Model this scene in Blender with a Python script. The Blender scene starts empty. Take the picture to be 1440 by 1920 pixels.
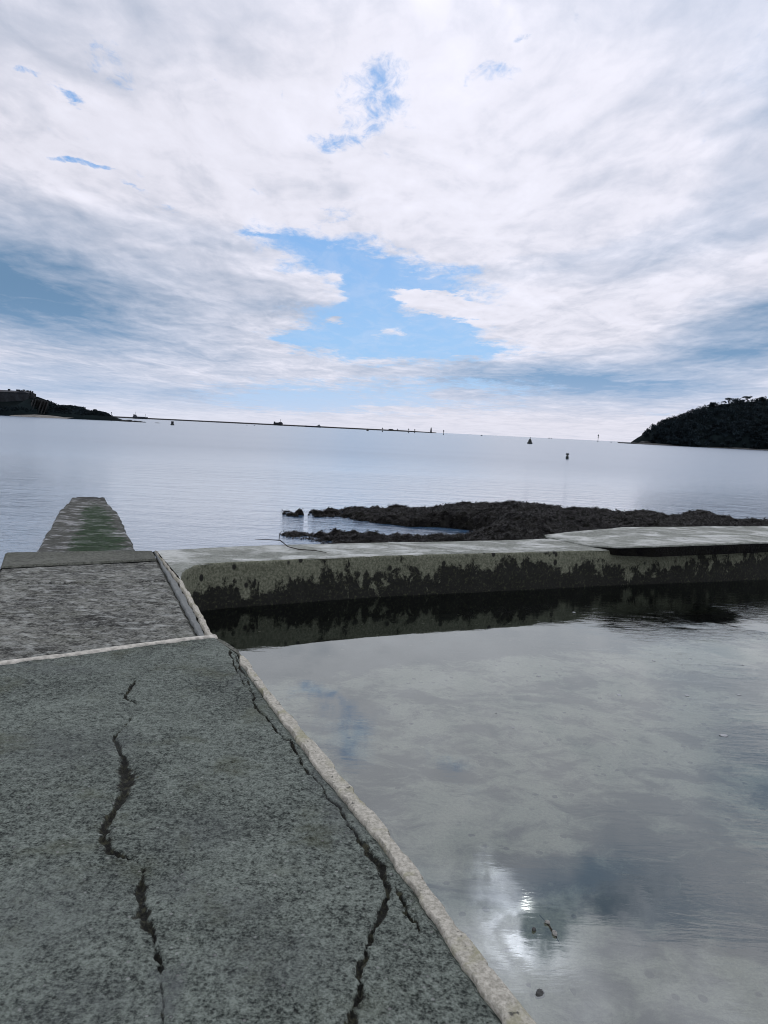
import bpy, math, random
import numpy as np
from mathutils import Vector, Matrix, Euler

random.seed(7)
rng = np.random.default_rng(11)
R = math.radians
SC = bpy.context.scene
COL = SC.collection

# ------------------------------------------------------------------ camera
PW, PH, F = 1440.0, 1920.0, 1400.0
HZ0, HZS = 771.5, 0.0485                      # the photo's horizon: y = HZ0 + HZS * x
ROLL = math.atan(HZS)
PITCH = math.atan((PH / 2 - (HZ0 + HZS * PW / 2)) * math.cos(ROLL) / F)
EYE = Vector((0, 0, 1.5))                     # held 1.5 m above the pier deck (z = 0)
SEA_Z, POOL_Z = -0.85, -0.50
_r0 = Vector((1, 0, 0)); _u0 = Vector((0, math.sin(PITCH), math.cos(PITCH))); _f0 = Vector((0, math.cos(PITCH), -math.sin(PITCH)))
CR = math.cos(ROLL) * _r0 + math.sin(ROLL) * _u0
CU = -math.sin(ROLL) * _r0 + math.cos(ROLL) * _u0
CB = -_f0
cam = bpy.data.cameras.new("camera")
cam.sensor_fit = 'VERTICAL'; cam.sensor_height = 36.0; cam.sensor_width = 27.0
cam.lens = F / PH * 36.0
cam.clip_start = 0.05; cam.clip_end = 60000
cam_o = bpy.data.objects.new("camera", cam); COL.objects.link(cam_o)
m = Matrix((CR, CU, CB)).transposed().to_4x4(); m.translation = EYE
cam_o.matrix_world = m
SC.camera = cam_o

def ray(px, py):
    return (CR * ((px - PW / 2) / F) + CU * ((PH / 2 - py) / F) - CB).normalized()
def onz(px, py, z=0.0):
    d = ray(px, py); t = (z - EYE.z) / d.z
    return EYE + d * t
def aty(px, py, Y):
    d = ray(px, py); return EYE + d * (Y / d.y)
def hz(px): return HZ0 + HZS * px

# ------------------------------------------------------------------ light
SUN_DIR = ray(985, 1690); SUN_DIR = Vector((SUN_DIR.x, SUN_DIR.y, -SUN_DIR.z))   # where the pool mirrors the sun's glow
SUN_EL = math.asin(SUN_DIR.z); SUN_AZ = math.atan2(SUN_DIR.x, SUN_DIR.y)
sun = bpy.data.lights.new("sun", 'SUN'); sun.energy = 0.5; sun.angle = R(100); sun.color = (1.0, 0.95, 0.88)
sun_o = bpy.data.objects.new("sun", sun); COL.objects.link(sun_o)
sun_o.rotation_euler = SUN_DIR.to_track_quat('Z', 'Y').to_euler()
SC.view_settings.view_transform = 'Standard'; SC.view_settings.look = 'None'
SC.cycles.filter_width = 1.0
SC.view_settings.exposure = 0.0; SC.view_settings.gamma = 1.0

# ------------------------------------------------------------------ node helper
class NT:
    def __init__(s, tree): s.t = tree; tree.nodes.clear()
    def n(s, typ, ins=None, **kw):
        nd = s.t.nodes.new(typ)
        for k, v in kw.items(): setattr(nd, k, v)
        for k, v in (ins or {}).items(): s.put(nd, k, v)
        return nd
    def put(s, nd, k, v):
        sock = nd.inputs[k]
        if hasattr(v, 'is_output') or isinstance(v, bpy.types.NodeSocket): s.t.links.new(v, sock)
        else: sock.default_value = v
    def math(s, op, a, b=None, c=None, clamp=False):
        nd = s.n('ShaderNodeMath', operation=op, use_clamp=clamp); s.put(nd, 0, a)
        if b is not None: s.put(nd, 1, b)
        if c is not None: s.put(nd, 2, c)
        return nd.outputs[0]
    def vmath(s, op, a, b=None, scale=None):
        nd = s.n('ShaderNodeVectorMath', operation=op); s.put(nd, 0, a)
        if b is not None: s.put(nd, 1, b)
        if scale is not None: s.put(nd, 'Scale', scale)
        return nd.outputs['Value'] if op in ('LENGTH', 'DOT_PRODUCT', 'DISTANCE') else nd.outputs[0]
    def mapr(s, v, a, b, c=0.0, d=1.0, smooth=True):
        nd = s.n('ShaderNodeMapRange', interpolation_type='SMOOTHSTEP' if smooth else 'LINEAR')
        s.put(nd, 0, v); s.put(nd, 1, a); s.put(nd, 2, b); s.put(nd, 3, c); s.put(nd, 4, d)
        return nd.outputs[0]
    def noise(s, vec, scale, detail=4.0, rough=0.55, dist=0.0, lac=2.0, out=0):
        nd = s.n('ShaderNodeTexNoise'); s.put(nd, 'Vector', vec)
        for k, v in (('Scale', scale), ('Detail', detail), ('Roughness', rough), ('Distortion', dist), ('Lacunarity', lac)): s.put(nd, k, v)
        return nd.outputs[out]
    def mix(s, f, a, b, blend='MIX'):
        nd = s.n('ShaderNodeMix', data_type='RGBA', blend_type=blend)
        s.put(nd, 0, f); s.put(nd, 6, a); s.put(nd, 7, b)
        return nd.outputs[2]
    def scalev(s, vec, sc):
        return s.vmath('MULTIPLY', vec, sc)

def rgb(r, g, b): return (r, g, b, 1.0)
def srgb(r, g, b):
    f = lambda c: ((c / 255 + 0.055) / 1.055) ** 2.4 if c > 10.3 else c / 255 / 12.92
    return (f(r), f(g), f(b), 1.0)

# ------------------------------------------------------------------ world: daylight sky under broken cloud
WORLD = bpy.data.worlds.new("World"); SC.world = WORLD; WORLD.use_nodes = True
try: WORLD.cycles.sampling_method = 'MANUAL'; WORLD.cycles.sample_map_resolution = 512
except Exception: pass
w = NT(WORLD.node_tree)
STR = 0.1
d = w.n('ShaderNodeTexCoord').outputs['Generated']
d = w.vmath('NORMALIZE', d)
sep = w.n('ShaderNodeSeparateXYZ', {0: d})
zc = w.math('MAXIMUM', sep.outputs[2], 0.0)
den = w.math('ADD', zc, 0.07)
px_ = w.math('DIVIDE', sep.outputs[0], den); py_ = w.math('DIVIDE', sep.outputs[1], den)
plane = w.n('ShaderNodeCombineXYZ', {0: px_, 1: py_, 2: 0.3}).outputs[0]      # position on the cloud deck
streak = w.scalev(plane, (1.0, 0.62, 1.0))
streak2 = w.scalev(plane, (1.6, 0.8, 1.0))
# wisps push the outlines about
warp = w.noise(plane, 2.2, 6.0, 0.62, out=1)
warp = w.vmath('SUBTRACT', warp, (0.5, 0.5, 0.5))
wsc = w.mapr(sep.outputs[2], 0.0, 0.45, 0.03, 0.2, smooth=False)
dw = w.vmath('ADD', d, w.scalev(w.vmath('SCALE', warp, scale=wsc), (1.0, 1.0, 0.55)))

dws = w.vmath('ADD', d, w.vmath('SCALE', warp, scale=0.10))
def blob(cx, cy, rx, ry, ang, val, soft=0.25, vec=None):
    """a soft ellipse on the sky about the direction seen at (cx, cy); radii in photo pixels"""
    c = ray(cx, cy)
    e = 4.0; ca, sa = math.cos(R(ang)), math.sin(R(ang))
    t1 = (ray(cx + e * ca, cy + e * sa) - ray(cx - e * ca, cy - e * sa)); s1 = t1.length / (2 * e); t1.normalize()
    t2 = c.cross(t1).normalized(); t1 = t2.cross(c).normalized()
    s2 = (ray(cx - e * sa, cy + e * ca) - ray(cx + e * sa, cy - e * ca)).length / (2 * e)
    rot = Matrix((t1, t2, c)).transposed().to_euler('XYZ')
    mp = w.n('ShaderNodeMapping', vector_type='TEXTURE')
    w.put(mp, 0, vec or dw); mp.inputs['Location'].default_value = c; mp.inputs['Rotation'].default_value = rot
    mp.inputs['Scale'].default_value = (rx * s1, ry * s2, 0.5)
    return w.mapr(w.vmath('LENGTH', mp.outputs[0]), 1.0 + soft, 1.0 - soft, 0.0, val)
def field(lst):
    acc = None
    for b in lst:
        v = blob(*b); acc = v if acc is None else w.math('ADD', acc, v)
    return acc

_sx = SUN_DIR.dot(CR) / -SUN_DIR.dot(CB) * F + PW / 2; _sy = PH / 2 - SUN_DIR.dot(CU) / -SUN_DIR.dot(CB) * F
GAPS = [  # openings to the blue
    (622, 480, 118, 40, 16, 1.0, 1.0), (775, 522, 130, 26, 8, 1.0, 1.0), (692, 556, 50, 52, 0, 1.0, .6),
    (706, 612, 130, 46, 5, 1.0, .9), (775, 650, 160, 28, 2, 1.0, 1.0), (585, 634, 70, 13, 5, .9, 1.0), (870, 606, 60, 15, 5, .7, .8),
    (705, 190, 72, 62, 50, .50, .9), (622, 262, 60, 16, -8, .38, .8), (150, 180, 30, 14, 25, .62, .6), (86, 146, 34, 10, 20, .45, .6),
    (160, 306, 66, 10, 8, .62, .5), (900, 130, 80, 20, -8, .36, .7), (938, 36, 24, 12, -30, .34, .6), (215, 120, 50, 30, 60, .3, .6),
    (290, 370, 60, 6, 25, .36, .6), (490, 335, 40, 6, 15, .3, .6), (640, 400, 40, 9, -15, .34, .6), (500, 446, 50, 7, 5, .34, .8),
    (860, 655, 80, 10, 0, .5, .6), (680, 745, 260, 28, 3, .72, .9), (520, 756, 140, 16, 2, .5, .9), (900, 720, 160, 14, 3, .5, .9), (1230, 775, 60, 6, 2, .35, .6),
    (1290, -190, 150, 60, 15, .4, .9), (700, -420, 160, 60, 5, .5, .8), (300, -300, 160, 60, 5, .5, .8)]
ISLES = [(738, 627, 36, 17, -5, .95, .4), (800, 560, 100, 15, 6, 1.0, .4), (650, 606, 30, 6, 3, .6, .6), (855, 578, 90, 18, 8, .8, .5),
         (770, 515, 45, 5, 0, .5, .6), (730, 745, 0.1, 0.1, 0, 0.0, .5), (860, 740, 45, 12, 0, .5, .6), (770, 768, 110, 5, 2, .4, .6)]
SLATE = [  # thick blue-grey cloud bellies; corner and top blobs paint in lens falloff
    (-40, 500, 300, 115, 12, .62, 1.0), (120, 588, 400, 72, 14, .55, 1.0), (420, 540, 260, 60, 12, .28, .8), (560, 640, 160, 24, 8, .0, .8), (380, 440, 160, 30, 14, .26, .8),
    (1420, 605, 150, 54, -10, .85, .8), (1330, 690, 360, 38, -2, .55, .95), (980, 702, 280, 24, 4, .55, .95), (1050, 745, 400, 28, 2, .55, .95),
    (300, 748, 340, 18, 3, .45, .7), (60, 705, 200, 26, 3, .40, .7), (420, 738, 260, 14, 3, .3, .7), (1180, 480, 200, 24, -14, .18, .8), (1010, 500, 160, 14, -14, .22, .8),
    (1330, 430, 180, 60, -25, .20, .8), (1420, 260, 90, 200, 0, .16, .8), (30, 40, 260, 130, 0, .16, .9), (1440, 60, 240, 130, 0, .20, .9), (720, -60, 900, 110, 0, .14, .9),
    (560, 580, 120, 18, 6, .22, .8), (0, 380, 220, 40, 12, .15, .8), (_sx + 130, _sy + 70, 190, 55, 15, .8, .95), (_sx + 420, _sy + 10, 160, 50, 10, .7, .9), (1620, 140, 140, 70, 0, .7, .9), (_sx - 260, _sy - 30, 120, 60, -10, .6, .9), (500, -260, 200, 60, 10, .5, .9)]
print('sun at px', _sx, _sy)
GAPS += [(_sx + 45, _sy - 60, 50, 90, -20, .75, .95), (_sx + 260, _sy + 60, 190, 70, 15, .45, .9)]
BRIGHT = [(_sx - 40, _sy - 95, 42, 85, -28, 3.0, .9), (_sx + 10, _sy - 100, 70, 90, 0, .7, .9)]
BRIGHT = [(_sx - 45, _sy - 25, 105, 40, -65, 3.2, .9, dws), (_sx, _sy - 120, 90, 90, 0, .5, .9, dws)]
gap = field(GAPS); isl = field(ISLES); slt = field(SLATE)
edge_n = w.noise(streak, 6.0, 9.0, 0.66, 0.35)
edge_n2 = w.noise(plane, 1.6, 5.0, 0.6, 0.3)
g = w.math('SUBTRACT', gap, isl)
g = w.math('ADD', g, w.math('MULTIPLY', w.math('SUBTRACT', edge_n, 0.5), 1.35))
g = w.math('ADD', g, w.math('MULTIPLY', w.math('SUBTRACT', edge_n2, 0.5), 0.25))
g = w.math('ADD', g, w.math('MULTIPLY', w.math('SUBTRACT', w.noise(streak2, 13.0, 7.0, .68, .6), .5), w.mapr(sep.outputs[2], .2, .35, .5, 1.3)))
blue_f = w.mapr(g, 0.22, 0.84)                                      # 1 = clear blue
tex = w.noise(streak, 2.4, 7.0, 0.52, 0.5)
sp_ = (SUN_DIR.x / (SUN_DIR.z + .07), SUN_DIR.y / (SUN_DIR.z + .07), .3)
tosun = w.vmath('SCALE', w.vmath('NORMALIZE', w.vmath('SUBTRACT', sp_, plane)), scale=0.07)
tex_s = w.noise(w.scalev(w.vmath('ADD', plane, tosun), (1.0, 0.62, 1.0)), 2.4, 7.0, 0.52, 0.5)
side = w.math('SUBTRACT', tex, tex_s)
tx3 = w.noise(streak2, 9.0, 7.0, 0.62, 0.8)
tex2 = w.noise(streak, 8.0, 6.0, 0.55, 0.6)
relief = w.math('ADD', w.math('MULTIPLY', w.math('SUBTRACT', tex, 0.5), 0.62), w.math('MULTIPLY', w.math('SUBTRACT', tex2, 0.5), 0.34))
relief = w.math('ADD', relief, w.math('MULTIPLY', w.math('SUBTRACT', tx3, .5), .16))
relief = w.math('ADD', relief, w.math('MULTIPLY', side, -1.1))
s_ = w.math('ADD', slt, w.math('MULTIPLY', relief, 1.05))
slate_f = w.mapr(s_, 0.0, 1.0, smooth=False)
glow = w.math('POWER', w.math('MAXIMUM', w.vmath('DOT_PRODUCT', d, tuple(SUN_DIR)), 0.0), 9.0)
core = w.math('POWER', w.math('MAXIMUM', w.vmath('DOT_PRODUCT', w.vmath('NORMALIZE', w.vmath('ADD', d, w.vmath('SCALE', warp, scale=0.05))), tuple(SUN_DIR)), 0.0), 90000.0)
lum = w.math('ADD', w.math('MULTIPLY_ADD', glow, 0.14, 0.775), w.math('MULTIPLY', relief, w.mapr(sep.outputs[2], .46, .58, -.47, -2.4)))
lum = w.math('MULTIPLY', lum, w.mapr(sep.outputs[2], .50, .70, 1.0, 1.35))
halo = w.math('POWER', w.math('MAXIMUM', w.vmath('DOT_PRODUCT', d, tuple(SUN_DIR)), 0.0), 28.0)
halo = w.math('ADD', halo, w.math('MULTIPLY', w.math('POWER', w.math('MAXIMUM', w.vmath('DOT_PRODUCT', w.vmath('NORMALIZE', dws), tuple(SUN_DIR)), 0.0), 420.0), 4.0))
lum = w.math('ADD', lum, w.math('MULTIPLY', w.math('MULTIPLY', halo, .35), w.mapr(sep.outputs[2], .49, .58)))
lum = w.math('ADD', lum, w.math('MULTIPLY', field(BRIGHT), w.mapr(w.noise(plane, 9.0, 6.0, .65, .8), .40, .62, .1, 1.7)))
white = w.vmath('SCALE', (0.965, 0.965, 1.085), scale=lum)
slate = w.mix(w.math('ADD', w.math('MULTIPLY', glow, 0.45), w.mapr(sep.outputs[2], .16, .03, 0, .4), clamp=True), rgb(.145, .265, .43), rgb(.37, .56, .84))
cloud = w.mix(slate_f, white, slate)
sky = w.n('ShaderNodeTexSky', sky_type='NISHITA', sun_disc=False, sun_elevation=SUN_EL, sun_rotation=SUN_AZ, altitude=0.0,
          air_density=1.0, dust_density=0.6, ozone_density=2.0).outputs[0]
blue = w.mix(0.75, w.vmath('SCALE', sky, scale=STR * 0.8), rgb(.175, .43, .87))
hzn = w.mapr(sep.outputs[2], 0.30, 0.02)
blue = w.mix(w.math('MULTIPLY', hzn, 0.6), blue, rgb(.40, .66, .97))
blue = w.mix(w.mapr(sep.outputs[2], .40, .52), blue, rgb(.12, .24, .40))
blue_f = w.math('MULTIPLY', blue_f, w.mapr(w.noise(streak2, 5.0, 8.0, .62, .5), .38, .66, 1.0, .86))
tot = w.mix(blue_f, cloud, blue)
lowhaze = w.mapr(sep.outputs[2], 0.085, 0.0)
tot = w.mix(w.math('MULTIPLY', lowhaze, 0.5), tot, w.mix(w.math('MULTIPLY', glow, 2.5, clamp=True), rgb(.62, .70, .86), rgb(.84, .77, .82)))
tot = w.vmath('ADD', tot, w.vmath('SCALE', (1.0, 0.98, 0.95), scale=w.math('MULTIPLY', core, 16.0)))
tot = w.vmath('SCALE', tot, scale=1.0 / STR)
bg = w.n('ShaderNodeBackground', {0: tot, 1: STR})
w.t.links.new(bg.outputs[0], w.n('ShaderNodeOutputWorld').inputs[0])

# ------------------------------------------------------------------ numpy noise
def _hash(ix, iy, seed):
    h = (ix.astype(np.int64) * 374761393 + iy.astype(np.int64) * 668265263 + seed * 1442695041) & 0x7fffffff
    h = ((h ^ (h >> 13)) * 1274126177) & 0x7fffffff
    return ((h ^ (h >> 16)) & 0xffff) / 65535.0
def vnoise(x, y, seed=0):
    x = np.asarray(x, float); y = np.asarray(y, float)
    ix, iy = np.floor(x), np.floor(y); fx, fy = x - ix, y - iy
    fx = fx * fx * (3 - 2 * fx); fy = fy * fy * (3 - 2 * fy)
    a = _hash(ix, iy, seed); b = _hash(ix + 1, iy, seed); c = _hash(ix, iy + 1, seed); e = _hash(ix + 1, iy + 1, seed)
    return (a * (1 - fx) + b * fx) * (1 - fy) + (c * (1 - fx) + e * fx) * fy
def fbm(x, y, sc=1.0, octv=4, seed=0, gain=0.5):
    t, a, n = 0.0, 1.0, 0.0
    for k in range(octv):
        t = t + a * (vnoise(x * sc + 17.3 * k, y * sc - 9.1 * k, seed + k) - 0.5); n += a; a *= gain; sc *= 2.03
    return t / n
def sstep(a, b, x):
    t = np.clip((x - a) / (b - a), 0, 1); return t * t * (3 - 2 * t)

# ------------------------------------------------------------------ mesh helpers
def link(o, parent=None):
    COL.objects.link(o)
    if parent is not None: o.parent = parent
    return o
def mesh(name, verts, faces, mat, parent=None, smooth=False, attrs=None):
    me = bpy.data.meshes.new(name)
    verts = np.asarray(verts, dtype=np.float64).reshape(-1, 3)
    if isinstance(faces, np.ndarray):
        k = faces.shape[1]; nf = len(faces)
        me.vertices.add(len(verts)); me.vertices.foreach_set('co', verts.astype(np.float32).ravel())
        me.loops.add(nf * k); me.loops.foreach_set('vertex_index', faces.astype(np.int32).ravel())
        me.polygons.add(nf); me.polygons.foreach_set('loop_start', (np.arange(nf) * k).astype(np.int32))
        me.update(calc_edges=True); me.validate()
    else:
        me.from_pydata([tuple(v) for v in verts], [], faces); me.update()
    if smooth: me.polygons.foreach_set('use_smooth', np.ones(len(me.polygons), dtype=bool))
    for k, v in (attrs or {}).items():
        a = me.attributes.new(k, 'FLOAT', 'POINT'); a.data.foreach_set('value', np.asarray(v, dtype=np.float32).ravel())
    if mat: me.materials.append(mat)
    return link(bpy.data.objects.new(name, me), parent)
def grid_faces(nr, nc):
    i = np.arange(nr - 1)[:, None] * nc + np.arange(nc - 1)[None, :]
    return np.stack([i, i + 1, i + nc + 1, i + nc], -1).reshape(-1, 4)
class MB:
    """collects simple shapes into one mesh"""
    def __init__(s): s.v = []; s.f = []
    def add(s, vs, fs):
        b = len(s.v); s.v += [tuple(v) for v in vs]; s.f += [tuple(i + b for i in f) for f in fs]; return s
    def box(s, x0, x1, y0, y1, z0, z1, tap=0.0):
        cx, cy = (x0 + x1) / 2, (y0 + y1) / 2
        q = lambda x, y: (cx + (x - cx) * (1 - tap), cy + (y - cy) * (1 - tap), z1)
        s.add([(x0, y0, z0), (x1, y0, z0), (x1, y1, z0), (x0, y1, z0), q(x0, y0), q(x1, y0), q(x1, y1), q(x0, y1)],
              [(3, 2, 1, 0), (4, 5, 6, 7), (0, 1, 5, 4), (1, 2, 6, 5), (2, 3, 7, 6), (3, 0, 4, 7)]); return s
    def lathe(s, prof, cx=0, cy=0, seg=14):
        n = len(prof); vs = []
        for r, z in prof:
            for k in range(seg):
                a = 2 * math.pi * k / seg; vs.append((cx + r * math.cos(a), cy + r * math.sin(a), z))
        fs = [(i * seg + k, i * seg + (k + 1) % seg, (i + 1) * seg + (k + 1) % seg, (i + 1) * seg + k) for i in range(n - 1) for k in range(seg)]
        fs += [tuple(range(seg))[::-1], tuple(range((n - 1) * seg, n * seg))]
        return s.add(vs, fs)
    def tube(s, pts, radii, seg=7):
        pts = [Vector(p) for p in pts]; vs = []
        for i, p in enumerate(pts):
            t = (pts[min(i + 1, len(pts) - 1)] - pts[max(i - 1, 0)]).normalized()
            a = t.cross(Vector((0.31, 0.2, 0.93))).normalized(); b = t.cross(a)
            r = radii[i] if hasattr(radii, '__len__') else radii
            for k in range(seg):
                q = 2 * math.pi * k / seg; vs.append(p + a * (r * math.cos(q)) + b * (r * math.sin(q)))
        n = len(pts)
        fs = [(i * seg + k, i * seg + (k + 1) % seg, (i + 1) * seg + (k + 1) % seg, (i + 1) * seg + k) for i in range(n - 1) for k in range(seg)]
        fs += [tuple(range(seg))[::-1], tuple(range((n - 1) * seg, n * seg))]
        return s.add(vs, fs)
    def build(s, name, mat, parent=None, smooth=False): return mesh(name, s.v, s.f, mat, parent, smooth)
def tag(o, label=None, cat=None, group=None, kind=None):
    if label: o['label'] = label
    if cat: o['category'] = cat
    if group: o['group'] = group
    if kind: o['kind'] = kind
    return o
def thing(name, loc, label, cat, group=None, rz=0.0):
    o = link(bpy.data.objects.new(name, None)); o.location = loc; o.rotation_euler = (0, 0, rz); o.empty_display_size = 0.2
    return tag(o, label, cat, group)
def copy_tree(o, parent=None):
    c = o.copy(); COL.objects.link(c); c.parent = parent
    for ch in list(o.children): copy_tree(ch, c)
    return c

# ------------------------------------------------------------------ materials
def material(name):
    mt = bpy.data.materials.new(name); mt.use_nodes = True
    return mt, NT(mt.node_tree)
def finish(nt, shader): nt.t.links.new(shader, nt.n('ShaderNodeOutputMaterial').inputs[0])
def pos(nt): return nt.n('ShaderNodeNewGeometry').outputs['Position']
def bump(nt, h, strength, dist, normal=None):
    nd = nt.n('ShaderNodeBump', {'Height': h, 'Strength': strength, 'Distance': dist})
    if normal is not None: nt.put(nd, 'Normal', normal)
    return nd.outputs[0]
def princ(nt, col, rough, normal=None, spec=0.5, **kw):
    ins = {'Base Color': col, 'Roughness': rough, 'Specular IOR Level': spec}
    nd = nt.n('ShaderNodeBsdfPrincipled', ins)
    if normal is not None: nt.put(nd, 'Normal', normal)
    return nd.outputs[0]
def plain(name, col, rough=0.7, var=0.25, scale=1.5, spec=0.3):
    mt, nt = material(name)
    n_ = nt.noise(pos(nt), scale, 5.0, 0.6)
    c = nt.mix(nt.mapr(n_, .3, .7), rgb(*[x * (1 - var) for x in col]), rgb(*[min(1, x * (1 + var)) for x in col]))
    finish(nt, princ(nt, c, rough, bump(nt, n_, 0.3, 0.05), spec)); return mt

def concrete(name, light, dark, grain=150.0, stain=0.5, moss=0.0, crack=False, pits=1.0, white=0.0, bumpd=0.007, sheen=False):
    mt, nt = material(name); P = pos(nt)
    fine = nt.noise(P, grain, 3.0, 0.65)
    mid = nt.noise(P, grain * 0.33, 4.0, 0.6)
    cl = nt.noise(P, 9.0, 6.0, 0.62, 0.4)
    big = nt.noise(P, 1.7, 6.0, 0.6, 0.5)
    f = nt.math('ADD', nt.math('MULTIPLY', nt.math('SUBTRACT', fine, .5), 2.7 * pits), nt.math('MULTIPLY', nt.math('SUBTRACT', mid, .5), 2.3 * pits))
    f = nt.math('ADD', f, nt.math('MULTIPLY', nt.math('SUBTRACT', cl, .5), 1.3 * stain))
    f = nt.math('ADD', f, nt.math('MULTIPLY', nt.math('SUBTRACT', big, .5), 1.6 * stain))
    f = nt.math('ADD', f, 0.5, clamp=True)
    c = nt.mix(f, rgb(*dark), rgb(*light))
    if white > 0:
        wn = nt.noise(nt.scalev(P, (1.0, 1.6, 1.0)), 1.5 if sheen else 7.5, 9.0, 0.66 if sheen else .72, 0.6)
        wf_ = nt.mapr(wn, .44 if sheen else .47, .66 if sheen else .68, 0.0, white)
        c = nt.mix(wf_, c, rgb(.385, .41, .385))  # coping: pale colour paints the wet sheen of the sky; middle bays: efflorescence
    if moss > 0:
        mn = nt.noise(P, 2.6, 7.0, 0.66, 0.3)
        c = nt.mix(nt.mapr(mn, .52, .68, 0.0, moss), c, rgb(.055, .062, .034))
    # scattered pits and pale aggregate
    vo = nt.n('ShaderNodeTexVoronoi', {'Vector': P, 'Scale': grain * 0.42, 'Randomness': 1.0})
    pit = nt.mapr(vo.outputs['Distance'], 0.16, 0.34)
    pick = nt.n('ShaderNodeSeparateColor', {0: vo.outputs['Color']})
    pitf = nt.math('MULTIPLY', nt.math('SUBTRACT', 1.0, pit), nt.mapr(pick.outputs[0], .62, .70, 0, 0.75 * pits))
    c = nt.mix(pitf, c, rgb(dark[0] * .35, dark[1] * .35, dark[2] * .35))
    agg = nt.math('MULTIPLY', nt.math('SUBTRACT', 1.0, pit), nt.mapr(pick.outputs[1], .90, .94, 0, 0.35))
    c = nt.mix(agg, c, rgb(.36, .37, .36))
    h = nt.math('ADD', fine, nt.math('MULTIPLY', mid, 1.4)); h = nt.math('SUBTRACT', h, nt.math('MULTIPLY', pitf, 1.2))
    if crack:
        at = nt.n('ShaderNodeAttribute', attribute_name='crack').outputs['Fac']
        a2 = nt.math('ADD', at, nt.math('MULTIPLY', nt.math('SUBTRACT', nt.noise(P, 45.0, 7.0, 0.8), .5), 1.3))
        cf = nt.math('MULTIPLY', nt.mapr(a2, .40, .60), nt.mapr(at, .03, .2))
        mossn = nt.noise(P, 34.0, 4.0, 0.7)
        c = nt.mix(cf, c, nt.mix(nt.mapr(mossn, .45, .7), rgb(.008, .009, .007), rgb(.05, .052, .032)))
        wt = nt.n('ShaderNodeAttribute', attribute_name='wet').outputs['Fac']
        c = nt.mix(nt.math('MULTIPLY', wt, nt.mapr(nt.noise(P, 24.0, 5.0, .7), .35, .55, .2, .8)), c, rgb(.075, .085, .085))
    nm = bump(nt, h, 0.9, bumpd)
    nm = bump(nt, cl, 0.35, 0.02, nm)
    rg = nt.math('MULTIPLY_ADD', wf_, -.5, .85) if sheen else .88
    finish(nt, princ(nt, c, rg, nm, 0.5 if sheen else .25)); return mt

M = {}
M['near'] = concrete('concrete_near', (.172, .202, .176), (.011, .016, .0135), 115.0, 0.70, 0.45, crack=True, pits=.85)
M['mid'] = concrete('concrete_mid', (.165, .172, .152), (.010, .011, .009), 60.0, 1.2, 0.2, crack=True, white=0.6, bumpd=.006)
M['end'] = concrete('concrete_end', (.125, .132, .11), (.033, .037, .029), 90.0, 0.6, 0.3)
M['strip'] = concrete('concrete_strip', (.19, .205, .20), (.11, .12, .115), 60.0, 0.3, 0.0, pits=.4)
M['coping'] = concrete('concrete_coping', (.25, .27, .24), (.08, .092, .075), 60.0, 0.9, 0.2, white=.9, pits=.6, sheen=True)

def mat_kerb():
    mt, nt = material('pale_mortar'); P = pos(nt)
    a = nt.noise(P, 70.0, 5.0, 0.7); b = nt.noise(P, 7.0, 6.0, 0.65, .4); e = nt.noise(P, 22.0, 5.0, .7)
    c = nt.mix(nt.mapr(a, .3, .7), rgb(.24, .235, .195), rgb(.50, .485, .42))
    c = nt.mix(nt.mapr(b, .5, .68, 0, .75), c, rgb(.25, .25, .155))
    c = nt.mix(nt.mapr(e, .60, .68, 0, .9), c, rgb(.05, .052, .045))
    finish(nt, princ(nt, c, .9, bump(nt, nt.math('ADD', a, b), .9, .008), .2)); return mt
M['kerb'] = mat_kerb()
M['joint'] = plain('joint_mortar', (.43, .42, .37), .9, .3, 30.0)

def mat_wall():
    mt, nt = material('algae_wall'); P = pos(nt)
    sp = nt.n('ShaderNodeSeparateXYZ', {0: P})
    st = nt.scalev(P, (1.0, 1.0, 0.72))
    a = nt.noise(st, 6.5, 10.0, .74, .3); b = nt.noise(P, 42.0, 5.0, .65); big = nt.noise(P, .55, 4.0, .55)
    c = nt.mix(nt.mapr(b, .3, .7), rgb(.072, .080, .052), rgb(.195, .205, .150))
    hgt = nt.mapr(sp.outputs[2], -0.58, 0.0, .33, -.13, smooth=False)        # weed thickens towards the waterline
    k = nt.math('ADD', nt.math('ADD', a, hgt), nt.math('MULTIPLY', nt.math('SUBTRACT', big, .5), 1.25))
    kf = nt.mapr(k, .53, .60)
    c = nt.mix(kf, c, nt.mix(nt.mapr(nt.noise(P, 30.0, 6.0, .75), .5, .7), rgb(.008, .009, .007), rgb(.05, .055, .03)))
    vo = nt.n('ShaderNodeTexVoronoi', {'Vector': st, 'Scale': 9.0})
    pk = nt.n('ShaderNodeSeparateColor', {0: vo.outputs['Color']})
    c = nt.mix(nt.math('MULTIPLY', nt.mapr(vo.outputs['Distance'], .34, .2), nt.mapr(pk.outputs[0], .6, .65)), c, rgb(.012, .013, .010))
    finish(nt, princ(nt, c, .8, bump(nt, nt.math('ADD', nt.math('MULTIPLY', kf, .8), b), .8, .015), .3)); return mt
M['wall'] = mat_wall()

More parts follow.
